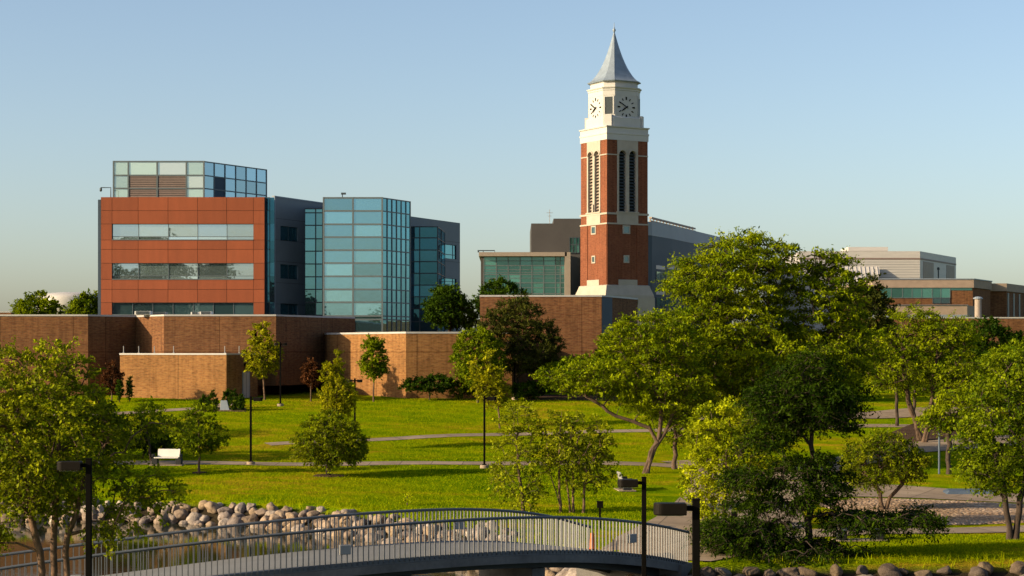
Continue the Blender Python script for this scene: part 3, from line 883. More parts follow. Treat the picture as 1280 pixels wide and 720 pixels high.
panes(f5, u5, z5, 0, .004).build('glazing', M['gl_navy'], BB); panes(f6, u6, z5, 0, .004).build('glazing', M['gl_blue'], BB)
mm = mullions(f5, u5, z5, 0, .12, .06); mullions(f6, u6, z5, 0, .10, .05, mm); mm.build('mullions', M['mull'], BB)
X = PX(428, 202); cm = thing('roof_camera', 'tiny camera on a short post on top of the glass tower', 'camera', (X, 202, zT[-1]))
m = MB(); m.tube([(X, 202, zT[-1]), (X, 202, PZ(242, 202))], .05, 6); m.build('post', M['mull'], cm)
m = MB(); m.box((X + .12, 202, PZ(242, 202)), (.5, .22, .2)); m.build('housing', M['mull'], cm)

# ------------------------------------------------------------------ clock tower
YT = 267.0
CT = thing('clock_tower', 'tall red brick clock tower with white clock stage and pointed metal spire', 'clock tower', (PX(764, 270), 270, 2.8))
t1 = (math.cos(math.radians(30)), math.sin(math.radians(30)))       # along the shaded right face
t2 = (math.sin(math.radians(30)), -math.cos(math.radians(30)))      # along the sunlit left face
S_ = 6.82
K = (PX(758.7, YT), YT)                                              # the near corner
TC = (K[0] + S_ / 2 * t1[0] - S_ / 2 * t2[0], K[1] + S_ / 2 * t1[1] - S_ / 2 * t2[1])
tz = lambda py: (HZ - py) / F * (YT + 1.5)
def loc2(a, b): return (TC[0] + a * t1[0] - b * t2[0], TC[1] + a * t1[1] - b * t2[1])   # a along right face, b away along left face
def csq(h, c=0.0):
    if c <= 0: return [loc2(-h, -h), loc2(h, -h), loc2(h, h), loc2(-h, h)]
    k = h - c
    return [loc2(-k, -h), loc2(k, -h), loc2(h, -k), loc2(h, k), loc2(k, h), loc2(-k, h), loc2(-h, k), loc2(-h, -k)]
def face(h, i):
    p = csq(h); return Fac(p[i], p[(i + 1) % 4])
H2 = S_ / 2
faces = [face(H2, i) for i in range(4)]        # 0 = right (shade), 3 = left (lit)
zb0, zfl, zbr, zband1, zband0, ztopb = 1.5, tz(371), tz(357), tz(279.5), tz(267), tz(175.5)
# stone base: plinth, flare
base = MB()
base.prism(csq(H2 + .72), zb0 - 3, tz(372), 0, True)
ring = lambda h, z: [(x, y, z) for x, y in csq(h)]
base.loft([ring(H2 + .66, tz(371.9)), ring(H2 + .64, tz(369)), ring(H2 + .44, tz(364)), ring(H2 + .30, tz(360.5)), ring(H2 + .20, tz(357)), ring(H2 + .05, tz(356.2))], 0, True, True)
for f in faces: f.box(base, S_ * .27, S_ * .73, tz(358), tz(349.5), -.2, .16)
base.build('stone_base', M['stone'], CT)
sh = MB()
sh.prism(csq(H2), tz(358), zband0, 0, True)
for f in faces:
    f.box(sh, -.0, S_ * .27, tz(356.2), tz(281), -.1, .085); f.box(sh, S_ * .73, S_, tz(356.2), tz(281), -.1, .085)
# belfry corner piers
q = S_ * .245
for a, b in ((-1, -1), (1, -1), (1, 1), (-1, 1)):
    p = [loc2(a * H2, b * H2), loc2(a * (H2 - q), b * H2), loc2(a * (H2 - q), b * (H2 - q)), loc2(a * H2, b * (H2 - q))]
    if a * b < 0: p = p[::-1]
    sh.prism(p, zband0, ztopb, 0, True)
sh.build('brick_shaft', M['brick_red'], CT)
for za_, zb_, pr in ((tz(280.8), tz(279), .12), (tz(268.6), tz(266.2), .12)):
    sb_ = MB(); sb_.loft([ring(H2 + pr, za_), ring(H2 + pr, zb_)], 0); sb_.build('stone_band', M['stone'], CT)
for i, f in enumerate(faces):
    for nm, a, b, z0, z1, pr in (('stone_course', 0.0, q, tz(194.6), tz(193.2), .06), ('stone_course', S_ - q, S_, tz(194.6), tz(193.2), .06), ('stone_panel', q - .03, S_ - q + .03, tz(279), tz(268.6), .09), ('belfry_sill', q - .12, S_ - q + .12, tz(266.2), tz(264.6), .2)):
        bd = MB(); f.box(bd, a, b, z0, z1, -.1, pr); bd.build(nm, M['stone'], CT)
# belfry bays: stone face with two arched louvred openings
for i, f in enumerate(faces):
    ua, ub_ = q, S_ - q; wd = ub_ - ua
    ow = wd * .335; m0 = wd * .075; cen = [ua + m0 + ow / 2 + .05, ub_ - m0 - ow / 2 - .05]
    zs_, zar, zt_ = tz(264.6), tz(193.5), ztopb
    st = MB()
    bars = [(ua, cen[0] - ow / 2), (cen[0] + ow / 2, cen[1] - ow / 2), (cen[1] + ow / 2, ub_)]
    for a, b in bars: f.box(st, a, b, zs_, zar, -.55, .06)
    edges = [(ua, (cen[0] + cen[1]) / 2, cen[0]), ((cen[0] + cen[1]) / 2, ub_, cen[1])]
    nA = 10
    for a, b, cc in edges:
        pts = [(cc - ow / 2 * math.cos(math.pi * k / nA), zar + ow / 2 * math.sin(math.pi * k / nA)) for k in range(nA + 1)]
        top = zt_
        for k in range(nA):
            (xa, z_a), (xb, z_b) = pts[k], pts[k + 1]
            st.poly([f.pt(xa, z_a, .06), f.pt(xb, z_b, .06), f.pt(xb, top, .06), f.pt(xa, top, .06)])
            st.poly([f.pt(xa, z_a, -.5), f.pt(xb, z_b, -.5), f.pt(xb, z_b, .06), f.pt(xa, z_a, .06)])
        st.poly([f.pt(a, zar, .06), f.pt(cc - ow / 2, zar, .06), f.pt(cc - ow / 2, top, .06), f.pt(a, top, .06)])
        st.poly([f.pt(cc + ow / 2, zar, .06), f.pt(b, zar, .06), f.pt(b, top, .06), f.pt(cc + ow / 2, top, .06)])
        # raised arch moulding
        for k in range(nA):
            a0, a1 = math.pi * k / nA, math.pi * (k + 1) / nA
            r0, r1 = ow / 2 + .02, ow / 2 + .2
            P4 = [(cc - r0 * math.cos(a0), zar + r0 * math.sin(a0)), (cc - r0 * math.cos(a1), zar + r0 * math.sin(a1)), (cc - r1 * math.cos(a1), zar + r1 * math.sin(a1)), (cc - r1 * math.cos(a0), zar + r1 * math.sin(a0))]
            st.poly([f.pt(x, z, .15) for x, z in P4])
            st.poly([f.pt(P4[3][0], P4[3][1], .15), f.pt(P4[2][0], P4[2][1], .15), f.pt(P4[2][0], P4[2][1], .05), f.pt(P4[3][0], P4[3][1], .05)])
    f.box(st, (cen[0] + cen[1]) / 2 - .16, (cen[0] + cen[1]) / 2 + .16, zs_, zs_ + 1.1, .06, .26)
    so = st.build('belfry_bay', M['stone'], CT)
    for cc in cen:
        lv = MB(); nl = 19
        for k in range(nl):
            z = zs_ + (zar + ow * .45 - zs_) * k / nl; h = (zar + ow * .45 - zs_) / nl
            lv.poly([f.pt(cc - ow / 2, z, -.22), f.pt(cc + ow / 2, z, -.22), f.pt(cc + ow / 2, z + h * .45, -.45), f.pt(cc - ow / 2, z + h * .45, -.45)])
            lv.poly([f.pt(cc - ow / 2, z - .06, -.22), f.pt(cc + ow / 2, z - .06, -.22), f.pt(cc + ow / 2, z, -.22), f.pt(cc - ow / 2, z, -.22)])
        lv.build('louvre', M['mull'] if i != 3 else M['frame_tan'], so)  # slat colour carries the light: pale on the sunlit face, dark elsewhere
co = MB(); co.prism(csq(H2 - .75), zband0, ztopb, 0, True); co.build('belfry_core', M['dark'], CT)
# small square windows with stone frames
for i, f in enumerate(faces):
    uc = S_ * (.47 if i != 3 else .5)
    for (pa, pb, wr) in ((281.6, 292.4, .62), (319, 328.6, .47)):
        w_ = wr; zc = (tz(pa) + tz(pb)) / 2; hh = (tz(pa) - tz(pb)) / 2
        fm = MB(); t_ = .17
        f.box(fm, uc - w_, uc - w_ + t_, zc - hh, zc + hh, -.05, .09); f.box(fm, uc + w_ - t_, uc + w_, zc - hh, zc + hh, -.05, .09)
        f.box(fm, uc - w_ + t_, uc + w_ - t_, zc - hh, zc - hh + t_, -.05, .09); f.box(fm, uc - w_ + t_, uc + w_ - t_, zc + hh - t_, zc + hh, -.05, .09)
        fo = fm.build('window', M['stone'], CT)
        gl = MB(); f.quad(gl, uc - w_ + t_, uc + w_ - t_, zc - hh + t_, zc + hh - t_, .03); gl.build('pane', M['gl_dark'], fo)
# cornice above the belfry
cn = MB()
cn.loft([ring(H2 + .08, ztopb), ring(H2 + .09, tz(168.5)), ring(H2 + .15, tz(168.2)), ring(H2 + .15, tz(166)), ring(H2 + .05, tz(165.8)), ring(H2 + .06, tz(160.5)), ring(H2 + .20, tz(159.6)), ring(H2 + .23, tz(158.3)), ring(H2 - .4, tz(157.6))], 0)
cn.build('cornice', M['stone_w'], CT)
# clock stage
cs = MB()
r8 = lambda h, c, z: [(x, y, z) for x, y in csq(h, c)]
cs.loft([r8(3.30, 1.05, tz(157.9)), r8(3.30, 1.05, tz(147)), r8(3.15, 1.15, tz(145.6))], 0)
cs.loft([r8(3.08, 1.22, tz(146)), r8(3.08, 1.22, tz(119))], 0)
cs.loft([r8(3.11, 1.22, tz(119)), r8(3.11, 1.22, tz(113)), r8(3.18, 1.24, tz(112.6)), r8(3.18, 1.24, tz(111)), r8(3.32, 1.30, tz(109.6)), r8(3.34, 1.30, tz(108.6)), r8(2.9, 1.15, tz(108.2))], 0)
cs.loft([r8(2.86, 1.15, tz(108.4)), r8(2.86, 1.15, tz(102.6)), r8(2.95, 1.18, tz(102.2)), r8(2.95, 1.18, tz(101.2))], 0)
# corner blocks at the chamfers
for a, b in ((-1, -1), (1, -1), (1, 1), (-1, 1)):
    k = 2.50; c0 = loc2(a * k, b * k)
    cs.box((c0[0], c0[1], (tz(158) + tz(143.5)) / 2), (1.25, 1.0, tz(143.5) - tz(158)), 0, math.radians(30 + (45 if a * b > 0 else -45)) + 0)
CSO = cs.build('clock_stage', M['stone_w'], CT)
# louvred windows in the chamfers
p8 = csq(3.08, 1.22)
for k in (1, 3, 5, 7):
    f = Fac(p8[k], p8[(k + 1) % 8]); z0, z1 = tz(142.5), tz(119.8); fm = MB(); L = f.L
    f.box(fm, .14, .30, z0, z1, -.02, .1); f.box(fm, L - .30, L - .14, z0, z1, -.02, .1); f.box(fm, .30, L - .30, z1 - .16, z1, -.02, .1)
    o = fm.build('chamfer_window', M['stone_w'], CT)
    lv = MB(); f.quad(lv, .30, L - .30, z0, z1 - .16, .012)
    for j in range(12):
        z = z0 + (z1 - .2 - z0) * (j + .3) / 12; f.box(lv, .30, L - .30, z, z + .05, .0, .05)
    lv.build('louvre', M['mull'], o)
# clock faces on the four main sides
for k in (0, 2, 4, 6):
    f = Fac(p8[k], p8[(k + 1) % 8]); uc = f.L / 2; zc = tz(133.5)
    cd = MB(); fd_ = f
    nR = 40
    cd.poly([f.pt(uc + 1.78 * math.cos(a), zc + 1.78 * math.sin(a), .02) for a in np.linspace(0, 2 * math.pi, nR, endpoint=False)])
    dial = cd.build('clock_dial', M['stone_w'], CT)
    tk = MB()
    for h in range(12):
        a = math.radians(90 - 30 * h); ca, sa = math.cos(a), math.sin(a)
        w_ = .17 if h % 3 == 0 else .10; r0, r1 = 1.02, 1.44 if h % 3 == 0 else 1.36
        c4 = [(r0, -w_ / 2), (r1, -w_ / 2 * 1.2), (r1, w_ / 2 * 1.2), (r0, w_ / 2)]
        def pp(o): return [f.pt(uc + r * ca - s * sa, zc + r * sa + s * ca, o) for r, s in c4]
        tk.loft([pp(.022), pp(.08)])
    tk.build('hour_marks', M['black'], dial)
    for nm, ang, ln, w_, o in (('hour_hand', 90 - 30 * 7.83, .98, .20, .12), ('minute_hand', 90 - 6 * 50, 1.42, .14, .17)):
        a = math.radians(ang); ca, sa = math.cos(a), math.sin(a)
        c4 = [(-.28, -w_ * .3), (ln * .6, -w_ / 2), (ln, -w_ * .12), (ln, w_ * .12), (ln * .6, w_ / 2), (-.28, w_ * .3)]
        hd = MB()
        def pp(oo): return [f.pt(uc + r * ca - s * sa, zc + r * sa + s * ca, oo) for r, s in c4]
        hd.loft([pp(o), pp(o + .04)]); hd.build(nm, M['black'], dial)
# spire
sp = MB()
prof = [(101.3, 1.03), (100.2, 1.05), (99.2, .985), (97, .885), (94.5, .805), (90.5, .705), (86, .61), (81, .52), (75, .43), (69, .35), (62, .268), (55, .195), (48, .13), (41, .07), (36.5, .03)]
sp.loft([[(x, y, tz(py)) for x, y in csq(3.08 * k, 1.16 * k)] for py, k in prof], 0)
spo = sp.build('spire', M['slate'], CT)
fi = MB(); fi.lathe([(.10, 0), (.10, .25), (.22, .4), (.22, .6), (.1, .75), (.05, 1.0), (.03, 1.55), (.0, 1.6)], (*TC, tz(37.5)), 12); fi.build('finial', M['slate'], CT, smooth=True)

# ------------------------------------------------------------------ grey buildings behind the tower
LB = thing('grey_building', 'charcoal building with a framed green glass front, left behind the clock tower', 'building', (PX(655, 300), 300, 2))
fg = Fac((PX(600, 300), 300), (PX(712, 300), 300)); zA = fg.Z(315.4)
fb2 = Fac((PX(604.5, 300.8), 300.8), (PX(706, 300.8), 300.8))
w = MB(); w.prism([(PX(601, 301.2), 301.2), (PX(711, 301.2), 301.2), (PX(725, 308), 308), (PX(725, 322), 322), (PX(601, 322), 322)], 0, fg.Z(319), 0, True); w.build('wall', M['panel_charcoal'], LB)
rf = MB(); rf.prism([(PX(598.5, 299.4), 299.4), (PX(708.5, 299.4), 299.4), (PX(708.5, 299.4), 321), (PX(598.5, 299.4), 321)], fg.Z(320.4), zA, 0, True, True)
rf.box((PX(709.5, 299.6), 300.2, (zA + 0) / 2 + .0), (PX(713.2, 300) - PX(706.2, 300), 1.6, zA - .01)); rf.build('roof_frame', M['frame_tan'], LB)
ug = [fb2.U(v) for v in (604.8, 620.3, 635.2, 650.2, 664.8, 679.5, 694.3, 700.3, 705.8)]; zgx = [3] + [fb2.Z(v) for v in (367, 353.5, 343, 332, 321)]
gg = panes(fb2, ug, zgx, 0, .003).build('glazing', M['gl_green'], LB); mullions(fb2, ug, zgx, 0, .14, .08).build('mullions', M['mull_l'], gg)
hb = MB()
for z in [fb2.Z(v) for v in (326.5, 337.5, 341, 348, 360)]: fb2.box(hb, 0, fb2.L, z, z + .1, .03, .05)
hb.build('blinds', M['mull_l'], gg)
w = MB(); w.prism([(PX(664, 312), 312), (PX(730, 312), 312), (PX(770, 312), 312), (PX(770, 312), 335), (PX(664, 312), 335)], 2, PZ(279.3, 312), 0, True)
w.prism([(PX(692, 315), 315), (PX(760, 315), 315), (PX(760, 315), 330), (PX(692, 315), 330)], PZ(279.3, 312) + .003, PZ(273.2, 315), 0, True); w.build('upper_storey', M['panel_charcoal'], LB)
f7 = Fac((PX(712, 311.9), 311.9), (PX(724, 311.9), 311.9)); p = panes(f7, [0, f7.L * .35, f7.L * .68, f7.L], [f7.Z(316), f7.Z(306), f7.Z(297)], .03, .003).build('window', M['gl_green'], LB); mullions(f7, [0, f7.L * .35, f7.L * .68, f7.L], [f7.Z(316), f7.Z(306), f7.Z(297)], .03, .12, .06).build('window_frame', M['mull'], p)
m = MB(); X = PX(687, 316); m.tube([(X, 316, PZ(280, 316)), (X, 316, PZ(262, 316))], .05, 5); m.tube([(X - .5, 316, PZ(266, 316)), (X + .5, 316, PZ(266, 316))], .04, 5); m.tube([(X - .3, 316, PZ(270, 316)), (X + .3, 316, PZ(270, 316))], .04, 5)
tag(m.build('antenna', M['grey'], origin=(X, 316, PZ(280, 316))), 'thin radio antenna on the charcoal roof left of the clock tower', 'antenna')
m = MB(); Y = 302; m.tube([(PX(597, Y), Y, PZ(313.2, Y)), (PX(618.5, Y), Y, PZ(313.2, Y)), (PX(618.5, Y), Y, zA)], .09, 6); m.tube([(PX(604, Y), Y, PZ(313.2, Y)), (PX(604, Y), Y, zA)], .06, 6); m.box((PX(598, Y), Y, PZ(314.3, Y)), (.25, .25, .3))
tag(m.build('roof_bracket', M['mull'], origin=(PX(610, Y), Y, zA)), 'thin horizontal pipe bracket on the flat roof edge of the green glass front', 'bracket')

DB = thing('slate_building', 'long slate blue building with a curved roofline receding behind the clock tower', 'building', (PX(850, 300), 300, 2))
pts = [(PX(790, 296), 296), (PX(815, 300), 300), (PX(840, 309), 309), (PX(870, 323), 323), (PX(915, 348), 348)]
zt1 = PZ(277.5, 300); zt2 = PZ(294.5, 300)
w = MB(); w.prism(pts + [(pts[-1][0], 375), (pts[0][0], 375)], 2, zt2, 0, False); w.build('wall', M['panel_slate'], DB)
w = MB(); w.prism([(x, y - .12) for x, y in pts] + [(pts[-1][0], 375), (pts[0][0], 375)], zt2, zt1, 0, True, True); w.build('roof_band', M['panel_pale'], DB)
f8 = Fac(pts[1], pts[2])
for (pa, pb, gm, a, b) in ((331.4, 336, 'white', 820, 831), (331.4, 336, 'white', 834, 845), (339, 350.5, 'gl_green', 820, 848), (363.5, 368, 'white', 820, 831), (371.5, 383, 'gl_green', 820, 848)):
    ua, ub_ = f8.U(a), min(f8.U(b), f8.L + 1.2)
    z0, z1 = f8.Z(pb, ua), f8.Z(pa, ua)
    if gm == 'white':
        m = MB(); f8.box(m, ua, ub_, z0, z1, -.1, .04); m.build('light_shelf', M['panel_white'], DB)
    else:
        p = panes(f8, [ua + (ub_ - ua) * k / 4 for k in range(5)], [z0, z1], .05, .003).build('window', M[gm], DB); mullions(f8, [ua + (ub_ - ua) * k / 4 for k in range(5)], [z0, z1], .05, .1, .05).build('window_frame', M['mull'], p)
m = MB(); k0 = 14
for k in range(k0):
    t = k / (k0 - 1); X = PX(814 + 53 * t, 304 + 22 * t); Y = 306 + 22 * t
    m.box((X, Y, (PZ(276.5 + 9.5 * t, Y) + zt1) / 2 + .1), (.16, .5, 1.2))
m.bar((PX(813, 306), 306, zt1 + 1.1), (PX(868, 328), 328, zt1 + .75), .5, .25); m.bar((PX(813, 306), 306, zt1 + .55), (PX(868, 328), 328, zt1 + .3), .5, .2)
tag(m.build('roof_screen', M['frame_tan'], origin=(PX(840, 316), 316, zt1)), 'slatted metal screen standing along the roof edge right of the clock tower', 'screen')

# ------------------------------------------------------------------ buildings far right
WB = thing('white_building', 'white metal clad building with a dark band, far right above the trees', 'building', (PX(1100, 330), 330, 3))
f9 = Fac((PX(1000, 330), 330), (PX(1150, 330), 330)); e9 = (PX(1195, 352), 352)
zq = f9.Z(314)
w = MB(); w.prism([f9.A, f9.B, e9, (e9[0], 380), (f9.A[0], 380)], 2, zq, 0, True); w.build('wall', M['panel_white'], WB)
b_ = MB(); f9.box(b_, 0, f9.L + .03, f9.Z(324.4), f9.Z(322.3), -.1, .06); f10 = Fac(f9.B, e9); f10.box(b_, .0, f10.L, f9.Z(324.4), f9.Z(322.3), -.1, .06); b_.build('dark_band', M['louver'], WB)
jn = MB()
for k in range(1, 9): f9.box(jn, 0, f9.L, f9.Z(324.4 + k * 3.2), f9.Z(324.4 + k * 3.2) + .07, -.05, .03)
jn.build('cladding_joints', M['grey'], WB)
for a, b in ((.08, .36), (.72, .95)):
    m = MB(); f10.box(m, f10.L * a, f10.L * b, 4, f9.Z(326), -.1, .05); m.build('louvre_panel', M['frame_tan'], WB)
m = MB(); f11 = Fac((PX(1056, 326), 326), (PX(1104, 326), 326))
m.poly([f11.pt(0, f11.Z(352), .0), f11.pt(f11.L - .5, f11.Z(352), .0), f11.pt(f11.L, f11.Z(332), -3.5), f11.pt(0, f11.Z(332), -3.5)])
m.poly([f11.pt(f11.L - .5, f11.Z(352), 0), f11.pt(f11.L, f11.Z(352), -3.6), f11.pt(f11.L, f11.Z(332), -3.5)])
for k in range(9): m.bar(f11.pt(f11.L * k / 9, f11.Z(352), .06), f11.pt(f11.L * k / 9 + .3, f11.Z(332), -3.44), .12, .12)
m.build('sloped_roof', M['panel_white'], WB)
m = MB(); m.box((PX(1080, 340), 340, PZ(312.7, 340)), (PX(1105, 340) - PX(1056, 340), 8, .7)); m.build('roof_ridge', M['panel_white'], WB)
X = PX(1173, 335); m = MB(); m.tube([(X, 335, PZ(352, 335)), (X, 335, PZ(338, 335))], .12, 6); m.lathe([(.05, .5), (.22, .4), (.22, 0), (.1, -.05)], (X, 335, PZ(337.5, 335)), 8)
tag(m.build('roof_vent', M['mull'], origin=(X, 335, PZ(352, 335))), 'thin dark vent stack in front of the white building side wall', 'vent')

TB = thing('tan_building', 'tan concrete and brick building with a teal window band, far right', 'building', (PX(1180, 270), 270, 2))
fa = Fac((PX(1090, 270), 270), (PX(1216, 270), 270)); eb = (PX(1238, 279), 279); fbb = Fac(fa.B, eb)
zt_ = fa.Z(349.4)
w = MB(); w.prism([fa.A, fa.B, eb, (eb[0], 300), (fa.A[0], 300)], 2, zt_ - 1.2, 0, False); w.build('wall', M['brick'], TB)
w = MB(); w.prism([fa.pt(0, 0, .2)[:2], fa.pt(fa.L + .1, 0, .2)[:2], (eb[0] + .2, eb[1]), (eb[0] + .2, 300), (fa.A[0], 300)], fa.Z(359.6), zt_, 0, True, True); w.build('parapet', M['conc_tan'], TB)
cp = MB(); cp.prism([fa.pt(0, 0, .3)[:2], fa.pt(fa.L + .15, 0, .3)[:2], (eb[0] + .3, eb[1]), (eb[0] + .3, 300), (fa.A[0], 300)], zt_ + .003, zt_ + .14, 0, True, True); cp.build('roof_edge', M['panel_pale'], TB)
ua, ub_ = fa.U(1100), fa.U(1215)
us = [fa.U(v) for v in (1100, 1114, 1128, 1140, 1152, 1165, 1176, 1187.5)]
p = panes(fa, us, [fa.Z(372.3), fa.Z(359.8)], .05, .003).build('window', M['gl_green'], TB); mullions(fa, us, [fa.Z(372.3), fa.Z(359.8)], .05, .08, .04).build('window_frame', M['mull_l'], p)
p = panes(fa, [fa.U(1187.5), fa.U(1215)], [fa.Z(363), fa.Z(359.8)], .05, .003).build('window', M['gl_green'], TB)
p = panes(fa, [fa.U(1166), fa.U(1175.5), fa.U(1187)], [fa.Z(379), fa.Z(372.5)], .05, .003).build('window', M['gl_dark'], TB); mullions(fa, [fa.U(1166), fa.U(1175.5), fa.U(1187)], [fa.Z(379), fa.Z(372.5)], .05, .1, .05).build('window_frame', M['mull'], p)
lo = MB(); f12 = Fac((PX(1080, 262), 262), (PX(1209, 262), 262)); lo.prism([f12.A, f12.B, (PX(1218, 268), 268), (f12.A[0], 268)], 4, f12.Z(381.5), 0, True); lo.build('lower_storey', M['conc_tan'], TB)
cp = MB(); f12.box(cp, 0, f12.L + .1, f12.Z(381.5) + .003, f12.Z(381), -4, .15); f12.box(cp, 0, f12.L, f12.Z(396.5), f12.Z(393.4), -.05, .04, 0); cp.build('roof_edge', M['panel_pale'], TB)
# stepped blocks further right
w = MB(); w.prism([(PX(1236, 281), 281), (PX(1258, 281), 281), (PX(1300, 300), 300), (PX(1300, 320), 320), (PX(1236, 320), 320)], 2, PZ(364, 281), 0, True); w.build('side_wall', M['brick'], TB)
w = MB(); w.prism([(PX(1236, 280.7), 280.7), (PX(1258.5, 280.7), 280.7), (PX(1302, 300), 300), (PX(1302, 320), 320), (PX(1236, 320), 320)], PZ(364, 281), PZ(354.3, 281), 0, True, True); w.build('side_parapet', M['conc_tan'], TB)
fz = Fac((PX(1258, 281), 281), (PX(1300, 300), 300))
for k in range(6):
    m = MB(); fz.box(m, fz.L * (k + .15) / 6.2, fz.L * (k + .15) / 6.2 + .9, 3, PZ(366, 281), -.1, .06); m.build('window', M['mull'], TB)
bw = brick_block('brick_wall', 'long low brick wall with a pale coping behind the right hand trees', [(PX(1080, 236), 236), (PX(1320, 236), 236), (PX(1320, 236), 246), (PX(1080, 236), 246)], PZ(398, 236), -1.0, 'brick')
bw['category'] = 'wall'
X = PX(1222.5, 240); fl = thing('flue', 'round metal roof flue with a flat cap on the brick roof at right', 'flue', (X, 240, PZ(398, 240)))
m = MB(); m.lathe([(.42, 0), (.42, PZ(374, 240) - PZ(398, 240))], (X, 240, PZ(398, 240)), 14); m.build('pipe', M['frame_tan'], fl, smooth=False)
m = MB(); m.lathe([(.42, 0), (.62, .04), (.62, .14), (.35, .3), (.05, .34)], (X, 240, PZ(374, 240)), 14); m.build('cap', M['panel_pale'], fl)
# far left
m = MB(); m.lathe([(5.6, 0), (5.6, 3.0), (5.3, 3.35), (4, 3.75), (2, 3.95), (.05, 4.0)], (PX(88, 330), 330, PZ(368, 330) - 3.6), 40)
tag(m.build('storage_dome', M['panel_white'], origin=(PX(88, 330), 330, PZ(368, 330) - 3.6), smooth=True), 'pale shallow dome roof showing between the trees at far left', 'dome')
brick_block('brick_building', 'small brick building edge showing above the low roof at far left', [(PX(-60, 260), 260), (PX(14, 260), 260), (PX(14, 260), 275), (PX(-60, 260), 275)], PZ(390.8, 260), 0, 'brick')
# ------------------------------------------------------------------ foot bridge
near_px = [(-150, 56.0, -6.95), (0, 57.0, -6.39), (160, 57.6, -5.98), (320, 58.5, -5.61), (480, 60.0, -5.40), (640, 62.3, -5.34), (740, 64.5, -5.54), (830, 67.3, -6.06), (860, 69.2, -6.50)]
_p = np.array([(PX(a, y), y, z - 1.07) for a, y, z in near_px])
def smooth_curve(P, n):
    d = np.r_[0, np.cumsum(np.linalg.norm(np.diff(P[:, :2], axis=0), axis=1))]
    s = np.linspace(0, d[-1], n); Q = np.stack([np.interp(s, d, P[:, i]) for i in range(3)], 1)
    for _ in range(int(n * 0.6)): Q[1:-1] = (Q[:-2] + 2 * Q[1:-1] + Q[2:]) / 4
    return Q
NB = 90
bn = smooth_curve(_p, NB)
bt = np.gradient(bn[:, :2], axis=0); bt /= np.linalg.norm(bt, axis=1)[:, None]
bnor = np.stack([-bt[:, 1], bt[:, 0]], 1)
bf = bn.copy(); bf[:, :2] += bnor * 4.0
BR = thing('foot_bridge', 'curved arched foot bridge with grey metal railings across the pond', 'bridge', (0, 62.3, -6.5))
def boff(i, o, z): return (bn[i, 0] + bnor[i, 0] * o, bn[i, 1] + bnor[i, 1] * o, bn[i, 2] + z)
def sweep(name, sec, mat, parent, close=True):
    m = MB(); m.loft([[boff(i, o, z) for o, z in sec] for i in range(NB)], 0, True, True)
    return m.build(name, mat, parent)
sweep('deck', [(.0, -.16), (4.0, -.16), (4.0, 0), (.0, 0)][::-1], M['deck'], BR)
sweep('fascia', [(-.04, -.42), (.30, -.42), (.30, -.165), (-.04, -.165)][::-1], M['concrete_d'], BR)
sweep('fascia', [(3.7, -.42), (4.04, -.42), (4.04, -.165), (3.7, -.165)][::-1], M['concrete_d'], BR)
sweep('girder', [(.75, -.66), (1.25, -.66), (1.25, -.17), (.75, -.17)][::-1], M['mull'], BR)
sweep('girder', [(2.75, -.66), (3.25, -.66), (3.25, -.17), (2.75, -.17)][::-1], M['mull'], BR)
for px in (512, 690):
    i = int(np.argmin(np.abs(bn[:, 0] / bn[:, 1] * F + 640 - px))); a = math.atan2(bt[i, 1], bt[i, 0]); c = boff(i, 2.0, 0)
    m = MB(); m.box((c[0], c[1], (bn[i, 2] - .66 - 10) / 2), (.55, 2.9, bn[i, 2] - .66 + 10), 0, a); m.build('pier', M['concrete_d'], BR)
i = NB - 2; c = boff(i, 2.0, 0); m = MB(); m.box((c[0], c[1], -8.6), (1.0, 4.3, 2.0), 0, math.atan2(bt[i, 1], bt[i, 0])); m.build('abutment', M['concrete_d'], BR)

def railing(o, mat, mtop):
    m = MB(); m.tube([boff(i, o, 1.07) for i in range(NB)], .048, 8); top = m.build('railing', mtop, BR, smooth=True)
    L = np.r_[0, np.cumsum(np.linalg.norm(np.diff(bn[:, :2], axis=0), axis=1))]
    n = int(L[-1] / .175)
    bm = MB(); bm.box((0, 0, .50), (.030, .045, 1.12)); proto = None; rest = MB(); singles = []
    for k in range(n):
        s = L[-1] * (k + .5) / n
        i = min(int(np.searchsorted(L, s)) - 1, NB - 2); i = max(i, 0); t = (s - L[i]) / (L[i + 1] - L[i])
        p0, p1 = np.array(boff(i, o, 0)), np.array(boff(i + 1, o, 0)); p = p0 + (p1 - p0) * t
        singles.append((p, math.atan2(bt[i, 1], bt[i, 0])))
    vis = [k for k in range(n) if singles[k][0][0] / singles[k][0][1] * F + 640 > -20]
    keep = set(vis[:100]) 
    for k in range(n):
        p, a = singles[k]
        if k not in keep:
            rest.box((p[0], p[1], p[2] + .50), (.030, .045, 1.12), 0, a)
    # one baluster mesh shared by the hundred that show largest
    me = None
    for k in sorted(keep):
        p, a = singles[k]
        if me is None:
            q = MB(); q.box((0, 0, .50), (.030, .045, 1.12)); ob = q.build('baluster', mat, None); me = ob.data; ob.parent = top
        else:
            ob = link('baluster', me, top)
        r = BR.location
        ob.location = (p[0] - r.x, p[1] - r.y, p[2] - r.z); ob.rotation_euler = (0, 0, a)
    if rest.v: tag(rest.build('balusters', mat, top), kind='stuff')
    m = MB()
    for k in range(n):
        p, a = singles[k]; m.box((p[0], p[1], p[2] - .06), (.05, .05, .10), 0, a)
    tag(m.build('bracket', mtop, top), kind='stuff')
railing(-.02, M['rail'], M['rail_d'])
railing(4.02, M['rail'], M['rail_d'])
